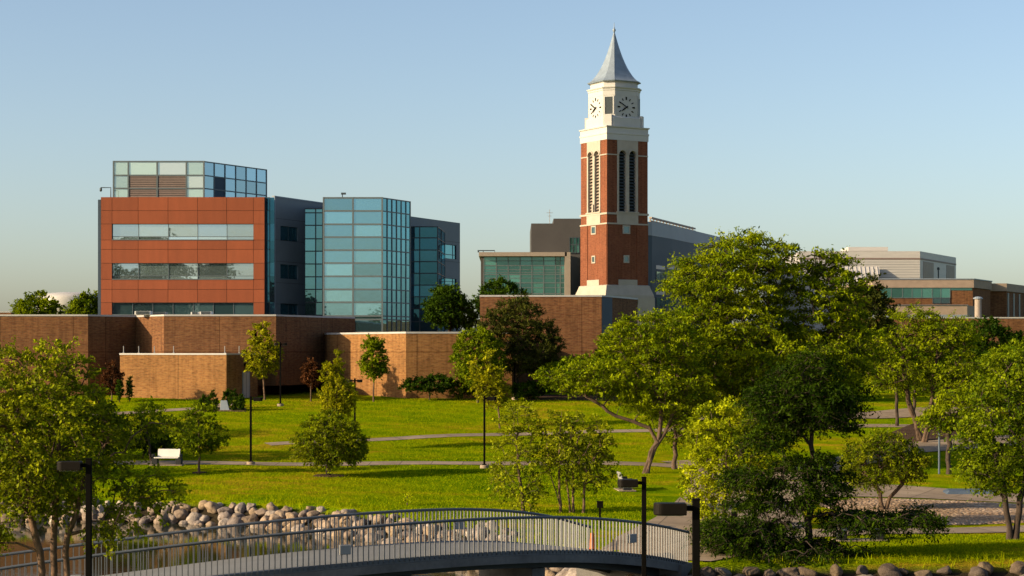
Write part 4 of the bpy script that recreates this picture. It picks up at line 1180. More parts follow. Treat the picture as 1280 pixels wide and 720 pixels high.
for px, o, zz in ((98, -.06, .42), (430, -.06, .42), (793, -.06, .50), (571, 3.84, .55)):
    i = int(np.argmin(np.abs((bn[:, 0] + bnor[:, 0] * o) / (bn[:, 1] + bnor[:, 1] * o) * F + 640 - px))); c = boff(i, o, zz)
    m = MB(); m.box(c, (.36, .16, .30), 0, math.atan2(bt[i, 1], bt[i, 0])); m.build('junction_box', M['grey'], BR, bevel=.015)

# ------------------------------------------------------------------ boulders along the shore
def rock_mesh(k):
    import bmesh
    bm = bmesh.new(); bmesh.ops.create_icosphere(bm, subdivisions=3, radius=1)
    r = random.Random(k); sc = (r.uniform(.85, 1.25), r.uniform(.75, 1.0), r.uniform(.62, .88))
    pl = []
    for _ in range(13):
        n = Vector((r.gauss(0, 1), r.gauss(0, 1), r.gauss(0, .8))).normalized(); pl.append((n, r.uniform(.52, .84)))
    from mathutils import noise as mn
    for v in bm.verts:
        p = v.co.copy()
        for n, d in pl:
            e = p.dot(n) - d
            if e > 0: p -= n * e * .95
        p += v.co * (mn.noise(v.co * 1.7 + Vector((k * 3.1, 0, 0))) * .14 + mn.noise(v.co * 4.5 + Vector((0, k * 2.3, 0))) * .075)
        v.co = Vector((p.x * sc[0], p.y * sc[1], p.z * sc[2]))
    me = bpy.data.meshes.new('boulder'); bm.to_mesh(me); bm.free()
    me.materials.append(M['rock']); me.polygons.foreach_set('use_smooth', [True] * len(me.polygons)); return me
RM = [rock_mesh(k) for k in range(12)]
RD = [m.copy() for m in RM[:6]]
for m in RD: m.materials[0] = M['rock_shade']
def boulder(X, Y, z, r, label, group, dark=False):
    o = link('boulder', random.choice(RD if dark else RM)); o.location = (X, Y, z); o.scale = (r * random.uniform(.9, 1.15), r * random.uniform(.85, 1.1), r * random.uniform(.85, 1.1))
    o.rotation_euler = (random.uniform(-.35, .35), random.uniform(-.35, .35), random.uniform(0, 6.28)); tag(o, label, 'boulder', group)
sl_ = np.r_[0, np.cumsum(np.hypot(np.diff(_sx), np.diff(_sy)))]
def shore_at(s): return np.interp(s, sl_, _sx), np.interp(s, sl_, _sy)
s = float(np.interp(-27, _sx, sl_)); s_end = float(np.interp(19.6, _sx, sl_))
nrock = 0
s_a = float(np.interp(-3.2, _sx, sl_)); s_b = float(np.interp(4.6, _sx, sl_))
while s < s_end:
    x0, y0 = shore_at(s); x1, y1 = shore_at(s + .1); L = math.hypot(x1 - x0, y1 - y0); n = (-(y1 - y0) / L, (x1 - x0) / L)
    if s < s_a: lb, gp = 'rounded grey brown boulder in the stone bank along the far side of the pond', 'boulders of the far pond bank'
    elif s < s_b: lb, gp = 'pale boulder of the stone bank beyond and under the foot bridge', 'boulders behind and under the bridge'
    else: lb, gp = 'boulder toned dark for shade, of the stone edge below the grass at lower right', 'boulders along the lower right shore'
    rows_ = [(-.12, .46), (.36, .42), (.84, .40), (1.3, .34)] if s < s_a else [(-.15, .52), (.5, .47), (1.15, .44), (1.8, .38)] if s < s_b else [(-.3, .54), (.35, .50), (.95, .36)]
    if s_a <= s < s_b and x0 > -1.2: rows_ = [(-.18, .50), (.36, .42)]
    for d, r in rows_:
        if d > 1.25 and random.random() < .35: continue
        rr = r * random.uniform(.70, 1.25); j = random.uniform(-.3, .3); dd = d + random.uniform(-.16, .16)
        X, Y = x0 + n[0] * dd + (x1 - x0) / L * j, y0 + n[1] * dd + (y1 - y0) / L * j
        if s > s_b and 3.2 < X < 7.6 and Y > 68.6: continue
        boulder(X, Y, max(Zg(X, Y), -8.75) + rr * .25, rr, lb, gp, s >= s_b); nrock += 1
    s += random.uniform(.54, .70) if s < s_a else random.uniform(.72, .92)
print('boulders', nrock)

# ------------------------------------------------------------------ lamps
def make_lamp(label, px, Y, ztop, side, two=False, group='bronze path lamps', zbase=None):
    X = PX(px, Y); zb = Zg(X, Y) if zbase is None else zbase
    r = thing('street_lamp', label, 'street lamp', (X, Y, zb), group)
    m = MB(); m.lathe([(.26, -.3), (.26, .16), (.235, .19)], (X, Y, zb), 20); m.build('footing', M['concrete'], r)
    m = MB(); m.box((X, Y, (zb + .19 + ztop) / 2), (.125, .125, ztop - zb - .19)); m.box((X, Y, zb + .215), (.26, .26, .05)); m.box((X, Y, ztop + .012), (.14, .14, .024)); m.build('pole', M['black'], r, bevel=.008)
    for sd in ((side,) if not two else (-1, 1)):
        hl = .56 if not two else .36; hw = .30; hh = .205 if not two else .19; zc = ztop - .05 - hh / 2
        m = MB(); m.bar((X + sd * .05, Y, zc + .01), (X + sd * .20, Y, zc + .01), .07, .09); m.build('arm', M['black'], r)
        pts = [(.17, -hw / 2), (.17 + hl - hw / 2, -hw / 2)] + [(.17 + hl - hw / 2 + hw / 2 * math.sin(a), -hw / 2 * math.cos(a)) for a in np.linspace(.2, math.pi - .2, 12)] + [(.17 + hl - hw / 2, hw / 2), (.17, hw / 2)]
        def ring_(k, z):
            cx = .17 + hl / 2
            q = [(X + sd * (cx + (a - cx) * k), Y + b * k, z) for a, b in pts]
            return q if sd > 0 else q[::-1]
        m = MB(); m.loft([ring_(.96, zc - hh / 2), ring_(1, zc - hh / 2 + .02), ring_(1, zc + hh / 2 - .02), ring_(.96, zc + hh / 2)]); h = m.build('lamp_head', M['bronze'], r)
        m = MB(); m.loft([ring_(.8, zc - hh / 2 - .012), ring_(.8, zc - hh / 2 + .005)]); m.build('lens', M['grey'], h)
    return r
make_lamp('black lamp post standing before the large birch at left, head reaching left', 111, 44, PZ(574, 44), -1)
make_lamp('black lamp post with brown lit head end, before the bridge railing at right', 805, 53, PZ(597, 53), -1)
make_lamp('nearest and largest lamp post, black all over, at the right end of the bridge', 870, 33, PZ(625, 33), -1)
make_lamp('lamp post beside the path between the white bench and the bushy mulched tree', 313.5, 117.2, PZ(496, 117.2), 1)
make_lamp('lamp post with round concrete footing beside the path, left of the birch clump', 605.5, 114.4, PZ(495, 114.4), 1)
make_lamp('tall two headed lamp post on the lawn in front of the dark brick wall', 350.5, 155, PZ(428, 155), 1, True, 'two headed lamps')
make_lamp('two headed lamp post half hidden behind the yellowing tree on the lawn', 443.5, 133, PZ(473.5, 133), 1, True, 'two headed lamps')
make_lamp('slim lamp post standing in front of the dark pine and brick wall', 643.5, 161, PZ(426, 161), 1, True, 'two headed lamps')

# ------------------------------------------------------------------ benches and small things
def bench(label, px, Y, rz, wd=1.5, mt='white'):
    X = PX(px, Y); z = Zg(X, Y); r = thing('bench', label, 'bench', (0, 0, 0), 'park benches by the paths')
    m = MB(); m.box((0, -.05, .44), (wd, .48, .07)); m.build('seat', M[mt], r, bevel=.015)
    m = MB(); m.loft([[(-wd / 2 + .12, .16, .48), (wd / 2 - .02, .16, .48), (wd / 2 - .02, .22, .48), (-wd / 2 + .12, .22, .48)], [(-wd / 2 + .12, .30, .95), (wd / 2 - .02, .30, .95), (wd / 2 - .02, .35, .95), (-wd / 2 + .12, .35, .95)]]); m.build('backrest', M[mt], r, bevel=.012)
    for sx in (-1, 1):
        m = MB(); m.box((sx * (wd / 2 - .02), -.02, .20), (.34, .44, .40)); m.box((sx * (wd / 2 + .10), -.02, .56), (.08, .5, .18)); m.box((sx * (wd / 2 + .10), .2, .42), (.06, .06, .3)); m.build('leg', M['dark'], r, bevel=.012)
    m = MB(); m.box((0, 0, .0), (wd + .5, .9, .04)); m.build('pad', M['concrete'], r)
    r.location = (X, Y, z + .03); r.rotation_euler = (0, 0, rz); return r
bench('white bench with dark ends facing the pond, between the birch and the small round tree', 209, 116.6, math.radians(-4))
bench('bench on a pale concrete pad under the leaning honey locust, seen end on', 781, 102, math.radians(96), 1.4, 'grey')
bench('bluish shaded bench behind the dark drooping tree near the lower right grass', 1075, 77.5, math.radians(8), 1.6, 'bluegrey')

X, Y = PX(281, 151), 151; z = Zg(X, Y)
r = thing('sign_slab', 'pale grey slanted slab sign between the small clipped evergreens', 'sign', (X, Y, z))
m = MB(); m.loft([[(X - .36, Y - .10, z - .1), (X + .42, Y - .10, z - .1), (X + .42, Y + .12, z - .1), (X - .36, Y + .12, z - .1)], [(X - .34, Y + .05, z + .80), (X + .16, Y + .05, z + .80), (X + .16, Y + .17, z + .80), (X - .34, Y + .17, z + .80)]]); m.build('slab', M['panel_pale'], r, bevel=.02)
m = MB(); m.box((X, Y, z + .0), (1.1, .5, .10)); m.build('footing', M['concrete'], r)

X, Y = PX(750, 82), 82; z = Zg(X, Y)
r = thing('path_bollard', 'short dark post topped by a box light, on the grass beyond the bridge railing', 'bollard', (X, Y, z))
m = MB(); m.box((X, Y, z + .42), (.09, .09, 1.0)); m.build('post', M['black'], r)
m = MB(); m.box((X, Y, z + 1.0), (.26, .26, .26)); m.box((X, Y, z + 1.14), (.30, .30, .03)); m.build('head', M['black'], r, bevel=.012)

i = int(np.argmin(np.abs((bn[:, 0] + bnor[:, 0] * .32) / (bn[:, 1] + bnor[:, 1] * .32) * F + 640 - 742.5))); c = boff(i, .32, 0)
r = thing('traffic_marker', 'slim orange marker cone standing on the bridge deck behind the railing', 'cone', c)
m = MB(); m.lathe([(.11, .03), (.085, .06), (.075, .35), (.055, .56), (.03, .60)], c, 16); m.build('cone', M['orange'], r, smooth=True)
m = MB(); m.box((c[0], c[1], c[2] + .017), (.3, .3, .034)); m.build('base', M['black'], r, bevel=.01)

X, Y = PX(1174, 111), 111; z = Zg(X, Y); m = MB(); m.lathe([(.06, -.2), (.06, 3.0), (.075, 3.0), (.075, 3.06), (.02, 3.1)], (X, Y, z), 10)
tag(m.build('pole', M['bluegrey'], origin=(X, Y, z)), 'thin blue grey pole at the plaza edge, in front of the leaning locusts', 'pole')
X, Y = PX(918, 78), 78; z = Zg(X, Y); r = thing('path_bollard', 'short dark post half hidden in the dark tree beside the broad path', 'bollard', (X, Y, z))
m = MB(); m.box((X, Y, z + .42), (.09, .09, 1.0)); m.build('post', M['black'], r); m = MB(); m.box((X, Y, z + 1.0), (.24, .24, .24)); m.build('head', M['black'], r, bevel=.012)
m = MB(); Y = 100.4; X = PX(1213, Y); z = Zg(X, Y)
m.loft([[(X - 1.5, Y - 1.0, z - .05), (X + 1.5, Y - 1.0, z - .05), (X + 1.5, Y + 1.0, z - .05), (X - 1.5, Y + 1.0, z - .05)], [(X - 1.3, Y - .8, z + .16), (X + 1.4, Y - .8, z + .16), (X + 1.4, Y + .9, z + .16), (X - 1.0, Y + .9, z + .16)]])
tag(m.build('access_hatch', M['bluegrey'], origin=(X, Y, z), bevel=.02), 'low blue grey slab set in the grass beside the right hand tree', 'slab')

# ------------------------------------------------------------------ trees
def tree(name, label, px, Y, crowns, leaf, n=90, L=0.75, k=7, m=10, ls=0.14, droop=0.1, flat=0.6, up=0.25, trunk=None, tr=0.11, bark='bark', group=None, cat='tree', seed=None, shell=0.55, aspect=0.5, stems=None, tri=0.62, bare=0.0, X=None, nrm_up=0.8, out=0.8, gold=None, zb=None, twig=True):
    rg = np.random.default_rng(seed if seed is not None else int(abs(px) * 7 + Y * 13))
    X = PX(px, Y) if X is None else X; z0 = (Zg(X, Y) if zb is None else zb) - 0.08
    E = []
    for c in crowns:
        dY = c[4] if len(c) > 4 else 0
        x0, x1, y0, y1 = c[:4]; yy = Y + dY
        rx = (x1 - x0) / 2 * yy / F; rz = (y1 - y0) / 2 * yy / F
        ry = c[5] * rx if len(c) > 5 else rx * 0.92
        E.append((PX((x0 + x1) / 2, yy), yy, PZ((y0 + y1) / 2, yy), max(rx - L * .45, .15), max(ry - L * .45, .15), max(rz - L * .4, .15)))
    E = np.array(E); vol = E[:, 3] * E[:, 4] * E[:, 5]; vol = vol / vol.sum()
    # clump centres: best of several candidates keeps them apart, pushed towards the outside
    C = []
    for _ in range(n):
        best = None; bd_ = -1
        for __ in range(7):
            e = E[rg.choice(len(E), p=vol)]
            v = rg.normal(size=3); v /= np.linalg.norm(v); r = rg.random() ** (1 / 3 * (1 - shell) + .12 * shell)
            p = e[:3] + v * r * e[3:]
            dd = min((np.linalg.norm(p - q) for q in C), default=9)
            if dd > bd_: best, bd_ = p, dd
        C.append(best)
    C = np.array(C); C = C[C[:, 2] > z0 + .25]
    cen = (E[:, :3] * vol[:, None]).sum(0); top = (E[:, 2] + E[:, 5] * .55).max()
    # skeleton
    nodes = []; par = []; 
    sts = stems if stems else [trunk if trunk else None]
    heads = []
    for st in sts:
        if st is None:
            pts = [np.array([X, Y, z0]), np.array([X * .7 + cen[0] * .3, Y, z0 + (cen[2] - z0) * .55]), np.array([cen[0], cen[1], top - .3 * E[:, 5].max()])]
        else:
            pts = [np.array([PX(a, Y + (b2 if False else 0)), Y + (rest[0] if rest else 0), PZ(b, Y)]) for a, b, *rest in st]
            if trunk or True:
                pts[0] = np.array([pts[0][0], pts[0][1], (zb if zb is not None else Zg(pts[0][0], pts[0][1])) - .08])
        last = -1
        for a, b in zip(pts, pts[1:]):
            kk = max(2, int(np.linalg.norm(b - a) / .45))
            for q in range(kk + (1 if b is pts[-1] else 0)):
                p = a + (b - a) * q / kk
                if last >= 0 and q > 0: p = p + rg.normal(size=3) * np.array([.05, .05, .02]) * min(1, tr * 8)
                nodes.append(p); par.append(last); last = len(nodes) - 1
    nst = len(nodes)
    tnode = np.array(nodes)
    order = np.argsort([np.min(np.linalg.norm(tnode - c, axis=1)) for c in C])
    tips = []
    lowest = C[:, 2].min()
    for ci in order:
        c = C[ci]; A = np.array(nodes); d = A - c
        hd = np.hypot(d[:, 0], d[:, 1]); dist = np.linalg.norm(d, axis=1)
        cost = dist + 1.3 * np.maximum(0, A[:, 2] - (c[2] - hd * (.45 if droop < .3 else .2))) + 2.5 * np.maximum(0, (z0 + (lowest - z0) * .8) - A[:, 2])
        j = int(np.argmin(cost)); a = nodes[j]; dd = np.linalg.norm(c - a); kk = max(2, int(dd / .5)); last = j
        bow = np.array([rg.normal() * .08, rg.normal() * .08, .10 if droop < .3 else .16]) * dd
        for q in range(1, kk + 1):
            t = q / kk; p = a + (c - a) * t + bow * math.sin(math.pi * t) + rg.normal(size=3) * .03 * dd * (t < 1)
            nodes.append(p); par.append(last); last = len(nodes) - 1
        tips.append((last, ci))
    Nn = np.array(nodes); Pp = np.array(par); cnt = np.zeros(len(nodes))
    for j, _ in tips: cnt[j] += 1
    for j in range(len(nodes) - 1, -1, -1):
        if Pp[j] >= 0: cnt[Pp[j]] += cnt[j]
    ntot = max(len(C) / max(1, len(sts)), 1)
    rad = np.maximum(tr * .10 + .004, tr * np.minimum(1.0, np.sqrt(np.maximum(cnt, .5) / ntot)))
    hgt = np.clip((Nn[:, 2] - z0) / .5, 0, 1); flare = 1 + .35 * (1 - hgt) * (np.arange(len(nodes)) < nst)
    rad = rad * flare
    segs = np.where(Pp >= 0)[0]
    def tubes(idx, ns):
        a = Nn[Pp[idx]]; b = Nn[idx]; ra = np.minimum(rad[Pp[idx]], rad[idx] * 1.35); rb = rad[idx]
        d = b - a; d /= np.maximum(np.linalg.norm(d, axis=1)[:, None], 1e-6)
        ref = np.where(np.abs(d[:, 2:3]) > .9, np.array([[1., 0, 0]]), np.array([[0, 0, 1.]])); u = np.cross(d, ref); u /= np.linalg.norm(u, axis=1)[:, None]; w = np.cross(u, d)
        an = np.arange(ns) / ns * 2 * math.pi; ca, sa = np.cos(an), np.sin(an)
        off = u[:, None, :] * ca[None, :, None] + w[:, None, :] * sa[None, :, None]
        a = a - d * ra[:, None] * .4; b = b + d * rb[:, None] * .4
        VA = a[:, None, :] + off * ra[:, None, None]; VB = b[:, None, :] + off * rb[:, None, None]
        V = np.concatenate([VA, VB], 1).reshape(-1, 3); base = np.arange(len(idx))[:, None] * 2 * ns; kx = np.arange(ns); k2 = (kx + 1) % ns
        Q = np.stack([base + kx, base + k2, base + ns + k2, base + ns + kx], 2).reshape(-1, 4)
        return V, Q
    root = thing(name, label, cat, (X, Y, z0 + .08), group); o0 = np.array([X, Y, z0 + .08])
    small = segs[segs >= nst]; ends = np.where(Pp[:nst] < 0)[0].tolist() + [nst]
    for e0, e1 in zip(ends, ends[1:]):
        big = segs[(segs >= e0) & (segs < e1)]
        V, Q = tubes(big, 8); link('trunk', np_mesh('trunk', V - o0, Q, [M[bark]], smooth=True), root)
    # leafy twigs
    nC = len(C); od = C - cen; od /= np.maximum(np.linalg.norm(od, axis=1)[:, None], .2)
    dirs = rg.normal(size=(nC, k, 3)); dirs /= np.linalg.norm(dirs, axis=2)[:, :, None]
    dirs = dirs + od[:, None, :] * out; dirs[:, :, 2] = dirs[:, :, 2] * flat + up
    dirs /= np.linalg.norm(dirs, axis=2)[:, :, None]
    tl = L * rg.uniform(.6, 1.15, (nC, k, 1)) * rg.uniform(.75, 1.25, (nC, 1, 1))
    t = rg.uniform(.12, 1.0, (nC, k, m)) ** .8
    pos = C[:, None, None, :] + dirs[:, :, None, :] * (t * tl)[..., None]
    pos[..., 2] -= droop * (t ** 2) * tl
    jit = rg.normal(size=pos.shape) * (.10 * L); jit[..., 2] *= .55 + .45 * flat
    pos = pos + jit
    keep = rg.random(pos.shape[:3]) > bare
    clump_t = rg.normal(size=(nC, 1, 1)) * .19 + rg.normal(size=(nC, k, 1)) * .13
    tint = np.clip(.45 + clump_t + rg.normal(size=(nC, k, m)) * .20, 0, 1)
    ax = dirs[:, :, None, :] * .7 + rg.normal(size=pos.shape) * .75; ax[..., 2] -= droop * .8
    pos = pos[keep]; ax = ax[keep]; tint = tint[keep]
    ax /= np.linalg.norm(ax, axis=1)[:, None]
    nr = rg.normal(size=ax.shape); nr[:, 2] = np.abs(nr[:, 2]) + nrm_up
    sd = np.cross(ax, nr); sd /= np.maximum(np.linalg.norm(sd, axis=1)[:, None], 1e-4)
    sz = ls * np.clip(np.exp(rg.normal(0, .32, (len(pos), 1))), .45, 1.9); hw = sz * aspect * .5
    nn = np.cross(sd, ax)
    P0 = pos - ax * sz * .5; P1 = pos + sd * hw - ax * sz * .05 + nn * hw * .25; P2 = pos + ax * sz * .5; P3 = pos - sd * hw - ax * sz * .05 + nn * hw * .25
    LV = np.stack([P0, P1, P2, P3], 1).reshape(-1, 3); LQ = np.arange(len(pos) * 4).reshape(-1, 4)
    link('crown', np_mesh('crown', LV - o0, LQ, [M[leaf]], tint=tint), root)
    # branches and the twigs the leaves sit on
    bv = []; bq = []; nb = 0
    if len(small): V, Q = tubes(small, 5); bv.append(V); bq.append(Q); nb = len(V)
    if twig:
        c0 = np.repeat(C[:, None, :], k, 1).reshape(-1, 3); c1 = (C[:, None, :] + dirs * tl * .9); c1[..., 2] -= droop * .8 * tl[..., 0]; c1 = c1.reshape(-1, 3)
        d = c1 - c0; u = np.cross(d, rg.normal(size=d.shape)); u /= np.maximum(np.linalg.norm(u, axis=1)[:, None], 1e-5); w = np.cross(d, u); w /= np.maximum(np.linalg.norm(w, axis=1)[:, None], 1e-5)
        rt = max(.006, tr * .07); a0 = c0 + u * rt; a1 = c0 - u * rt * .5 + w * rt * .8; a2 = c0 - u * rt * .5 - w * rt * .8; e = .35
        b0 = c1 + u * rt * e; b1 = c1 - u * rt * .5 * e + w * rt * .8 * e; b2 = c1 - u * rt * .5 * e - w * rt * .8 * e
        V = np.stack([a0, a1, a2, b0, b1, b2], 1).reshape(-1, 3); b = np.arange(len(c0))[:, None, None] * 6
        Q = (np.array([[0, 1, 4, 3], [1, 2, 5, 4], [2, 0, 3, 5]])[None] + b).reshape(-1, 4); bv.append(V); bq.append(Q + nb)
    if bv: link('branches', np_mesh('branches', np.concatenate(bv) - o0, np.concatenate(bq), [M[bark]], smooth=True), root)
    return root
# ------ near: birch at the left, dark drooping tree and friends at the right
BIRCH = dict(leaf='lf_birch', L=.62, k=8, m=13, ls=.105, droop=.30, flat=.8, up=.15, aspect=.62, bark='bark_l', shell=.35, nrm_up=.4)
tree('birch_tree', 'large leafy birch with three peeling trunks in front of the bridge at lower left', 68, 50.0,
     [(-70, 160, 455, 650), (10, 130, 420, 600), (-50, 70, 428, 600), (90, 175, 490, 630), (130, 235, 575, 650), (150, 238, 515, 555), (-60, 20, 600, 710), (90, 180, 620, 690)], n=270, stems=[[(53, 780), (50, 690), (30, 600), (20, 520)], [(68, 790), (67, 690), (72, 590), (82, 470)], [(84, 785), (82, 690), (105, 600), (140, 540)]], tr=.095, zb=Zg(PX(68, 50), 50), **{**BIRCH, 'm': 19, 'L': .58, 'ls': .092})
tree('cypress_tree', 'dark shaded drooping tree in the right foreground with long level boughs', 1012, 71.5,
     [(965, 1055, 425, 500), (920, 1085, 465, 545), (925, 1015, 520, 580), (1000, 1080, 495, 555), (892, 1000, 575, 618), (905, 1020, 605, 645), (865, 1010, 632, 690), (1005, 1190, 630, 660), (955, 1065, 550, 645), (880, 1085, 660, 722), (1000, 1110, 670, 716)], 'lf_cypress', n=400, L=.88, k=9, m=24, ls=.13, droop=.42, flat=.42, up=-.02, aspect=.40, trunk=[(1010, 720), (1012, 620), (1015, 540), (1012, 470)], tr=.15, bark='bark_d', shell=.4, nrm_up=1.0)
tree('round_leaf_tree', 'bright yellow green tree beside the path, left of the dark drooping tree', 905, 82,
     [(852, 960, 500, 612), (846, 925, 560, 652), (890, 975, 520, 640)], 'lf_bright', n=130, L=.62, k=8, m=19, ls=.11, droop=.15, flat=.7, up=.25, aspect=.7, tr=.10, shell=.3)
tree('shrub', 'dense green shrub at the edge of the path beyond the bridge end', 892, 73.5, [(868, 935, 648, 692), (880, 925, 640, 680)], 'lf_mid', n=46, L=.42, k=8, m=13, ls=.10, droop=.1, tr=.03, cat='shrub', bark='bark_d')
tree('crabapple_tree', 'small spreading tree with a forked trunk beside the gravel bed', 1105, 91,
     [(1050, 1130, 545, 612), (1090, 1165, 548, 605), (1070, 1140, 535, 580)], 'lf_olive', n=135, L=.6, k=8, m=14, ls=.115, droop=.30, flat=.5, up=.1, tr=.10, bark='bark', stems=[[(1104, 642), (1100, 615), (1085, 595), (1072, 575)], [(1106, 642), (1112, 622), (1128, 605), (1140, 575)]])
tree('linden_tree', 'broad leafy tree on the grass at the right edge, with two dark trunks', 1264, 78,
     [(1195, 1310, 490, 625), (1215, 1330, 432, 560), (1190, 1260, 520, 600)], 'lf_mid', n=150, L=.72, k=8, m=18, ls=.115, droop=.2, flat=.6, up=.2, aspect=.65, tr=.13, bark='bark_d', stems=[[(1262, 684), (1258, 640), (1250, 590), (1240, 520)], [(1269, 684), (1274, 640), (1283, 590), (1290, 500)]])

# ------ birch clump beyond the bridge
tree('birch_tree', 'slender birch with a dark trunk and thin yellow green leaves beyond the bridge', 653, 90,
     [(612, 690, 520, 640), (622, 680, 495, 570), (605, 650, 560, 625)], n=64, trunk=[(654, 645), (650, 600), (646, 560), (648, 510)], tr=.075, **{**BIRCH, 'ls': .125, 'm': 11, 'k': 7, 'bark': 'bark'})
tree('birch_tree', 'multi stemmed pale birch clump beyond the middle of the bridge', 716, 90,
     [(675, 775, 515, 600), (690, 772, 545, 615), (668, 730, 505, 590)], n=100, tr=.06, stems=[[(703, 648), (690, 600), (684, 560), (680, 530)], [(700, 646), (699, 590), (700, 540), (702, 515)], [(713, 646), (708, 600), (712, 550), (718, 525)], [(717, 646), (716, 590), (722, 550), (730, 530)], [(729, 646), (731, 605), (742, 575), (757, 545)]], **{**BIRCH, 'ls': .125, 'm': 11, 'k': 7})

# ------ honey locusts in the middle
LOC = dict(leaf='lf_locust', L=.95, k=8, m=18, ls=.165, droop=.22, flat=.30, up=.06, aspect=.48, shell=.45, nrm_up=1.0)
tree('honey_locust', 'honey locust with a leaning grey trunk and layered boughs at the path junction', 806, 111.0,
     [(690, 830, 440, 500), (745, 880, 385, 470), (760, 895, 440, 522), (668, 760, 448, 490), (835, 890, 490, 545)], n=260, tr=.125, stems=[[(805, 600), (813, 565), (822, 553), (812, 535), (770, 520), (725, 490)], [(807, 600), (816, 562), (824, 545), (826, 510), (812, 450), (800, 410)], [(809, 600), (819, 560), (832, 540), (850, 500), (862, 460)]], bark='bark', **LOC)
tree('honey_locust', 'largest tree in the view, a tall spreading honey locust right of the clock tower', 916, 118,
     [(830, 1010, 300, 400), (870, 1005, 286, 350), (815, 1000, 360, 460), (950, 1085, 318, 440), (835, 1085, 400, 510), (1000, 1098, 375, 470), (870, 1065, 460, 545), (990, 1075, 305, 370)], n=800, tr=.25, stems=[[(912, 590), (915, 545), (900, 480), (880, 400), (890, 340)], [(918, 590), (922, 540), (945, 470), (960, 380), (965, 320)], [(924, 590), (930, 545), (975, 490), (1030, 430), (1050, 370)]], bark='bark_d', **{**LOC, 'm': 21, 'L': 1.12, 'ls': .185})
tree('honey_locust', 'young straight trunked locust just behind the leaning one', 845, 114, [(800, 905, 470, 560), (815, 890, 430, 520)], n=70, trunk=[(843, 592), (844, 540), (846, 480), (850, 450)], tr=.13, **{**LOC, 'leaf': 'lf_mid'})
# locust grove at the plaza, right
tree('honey_locust', 'honey locust with a low forked trunk at the plaza, its boughs spreading left', 1150, 132,
     [(1045, 1130, 408, 455), (1060, 1165, 430, 490), (1110, 1180, 375, 430), (1085, 1170, 400, 470)], n=120, tr=.15, stems=[[(1152, 532), (1135, 500), (1128, 450), (1128, 400)], [(1150, 532), (1138, 512), (1132, 480), (1105, 450)]], bark='bark', **LOC)
tree('honey_locust', 'honey locust with a slanting bare trunk at the plaza, right of its forked neighbour', 1160, 131,
     [(1140, 1225, 390, 450), (1150, 1235, 430, 500), (1165, 1215, 385, 430)], n=110, tr=.15, stems=[[(1154, 533), (1165, 518), (1164, 480), (1172, 440), (1176, 405)], [(1156, 533), (1168, 512), (1175, 480), (1200, 450)]], bark='bark', **LOC)
tree('honey_locust', 'dark trunked locust standing on the grass between the blue pole and the right edge tree', 1186, 111, [(1165, 1235, 480, 545), (1150, 1215, 500, 540)], n=50, trunk=[(1186, 568), (1185, 545), (1187, 520), (1190, 490)], tr=.14, bark='bark_d', **LOC)
for px, Y_, y0, lb in ((1121, 141, 452, 'thin straight locust trunk at the plaza, left of the forked one'), (1143, 146, 455, 'thin straight locust in the plaza bed, between the two leaning trunks'), (1168, 150, 445, 'slim upright locust at the back of the plaza bed'), (1181, 153, 450, 'slim dark locust behind the plaza, second row, left of the right edge foliage')):
    tree('young_locust', lb, px, Y_, [(px - 34, px + 34, y0, y0 + 42), (px - 22, px + 26, y0 - 14, y0 + 30)], 'lf_mid', n=34, L=.9, k=7, m=10, ls=.24, droop=.2, flat=.35, up=.05, tr=.12, bark='bark_d', group='straight trunked plaza trees')

# ------ trees on the lawn
SM = dict(k=8, m=12, droop=.1, flat=.8, up=.3)
tree('small_tree', 'small round headed tree on a straight stem, right of the white bench', 248.5, 111.5, [(215, 285, 520, 568), (228, 272, 500, 550), (218, 260, 540, 572)], 'lf_mid', n=75, L=.55, ls=.15, tr=.065, trunk=[(249, 597), (249, 560), (248, 505)], shell=.3, **{**SM, 'up': .12, 'flat': .5})
tree('honey_locust', 'low bushy tree in a dark mulch ring on the lawn above the rocks', 411, 109.5, [(362, 462, 526, 586), (375, 450, 512, 560), (398, 460, 540, 582)], 'lf_olive', n=140, L=.6, ls=.15, tr=.13, trunk=[(411, 601), (411, 575), (409, 520)], bark='bark_d', shell=.25, **{**SM, 'droop': .3, 'flat': .6, 'up': .1})
mulch_ring(PX(411, 109.5), 109.5, .95); mulch_ring(PX(249, 111.5), 111.5, .45)
tree('maple_tree', 'young yellowing maple behind the bushy tree, beside the two headed lamp', 422, 126, [(398, 446, 470, 525), (402, 434, 446, 500), (412, 430, 438, 470)], 'lf_gold', n=75, L=.55, ls=.17, tr=.06, shell=.2, **SM)
tree('young_tree', 'young tree with a pale stem before the dark brick wall, beside the tall lamp', 328, 161, [(304, 352, 418, 466), (312, 345, 404, 440), (306, 345, 440, 472)], 'lf_gold', n=70, L=.62, ls=.21, tr=.07, trunk=[(331, 500), (329, 470), (327, 420)], bark='bark_l', shell=.3, **SM)
tree('young_tree', 'young slim tree standing before the sunlit angled brick wall', 467, 160, [(449, 486, 438, 474), (453, 482, 420, 455)], 'lf_mid', n=60, L=.6, ls=.20, tr=.065, trunk=[(467, 500), (467, 470), (467, 425)], bark='bark_l', shell=.25, **SM)
tree('plum_tree', 'small purple leaved tree before the dark recess of the brick building', 388.5, 160, [(376, 401, 455, 482), (380, 398, 449, 470)], 'lf_purple', n=36, L=.5, ls=.19, tr=.05, bark='bark', **SM)
tree('plum_tree', 'purple leaved tree at the left corner of the tan brick annex', 139.5, 159, [(126, 153, 462, 490), (132, 148, 450, 475)], 'lf_purple', n=32, L=.5, ls=.18, tr=.05, **SM)
tree('round_tree', 'dense round crowned green tree touched with yellow on top, before the brick wall', 597, 158, [(563, 632, 412, 480), (570, 625, 408, 450), (568, 628, 440, 486)], 'lf_mid', n=170, L=.6, ls=.20, tr=.09, shell=.55, **SM)
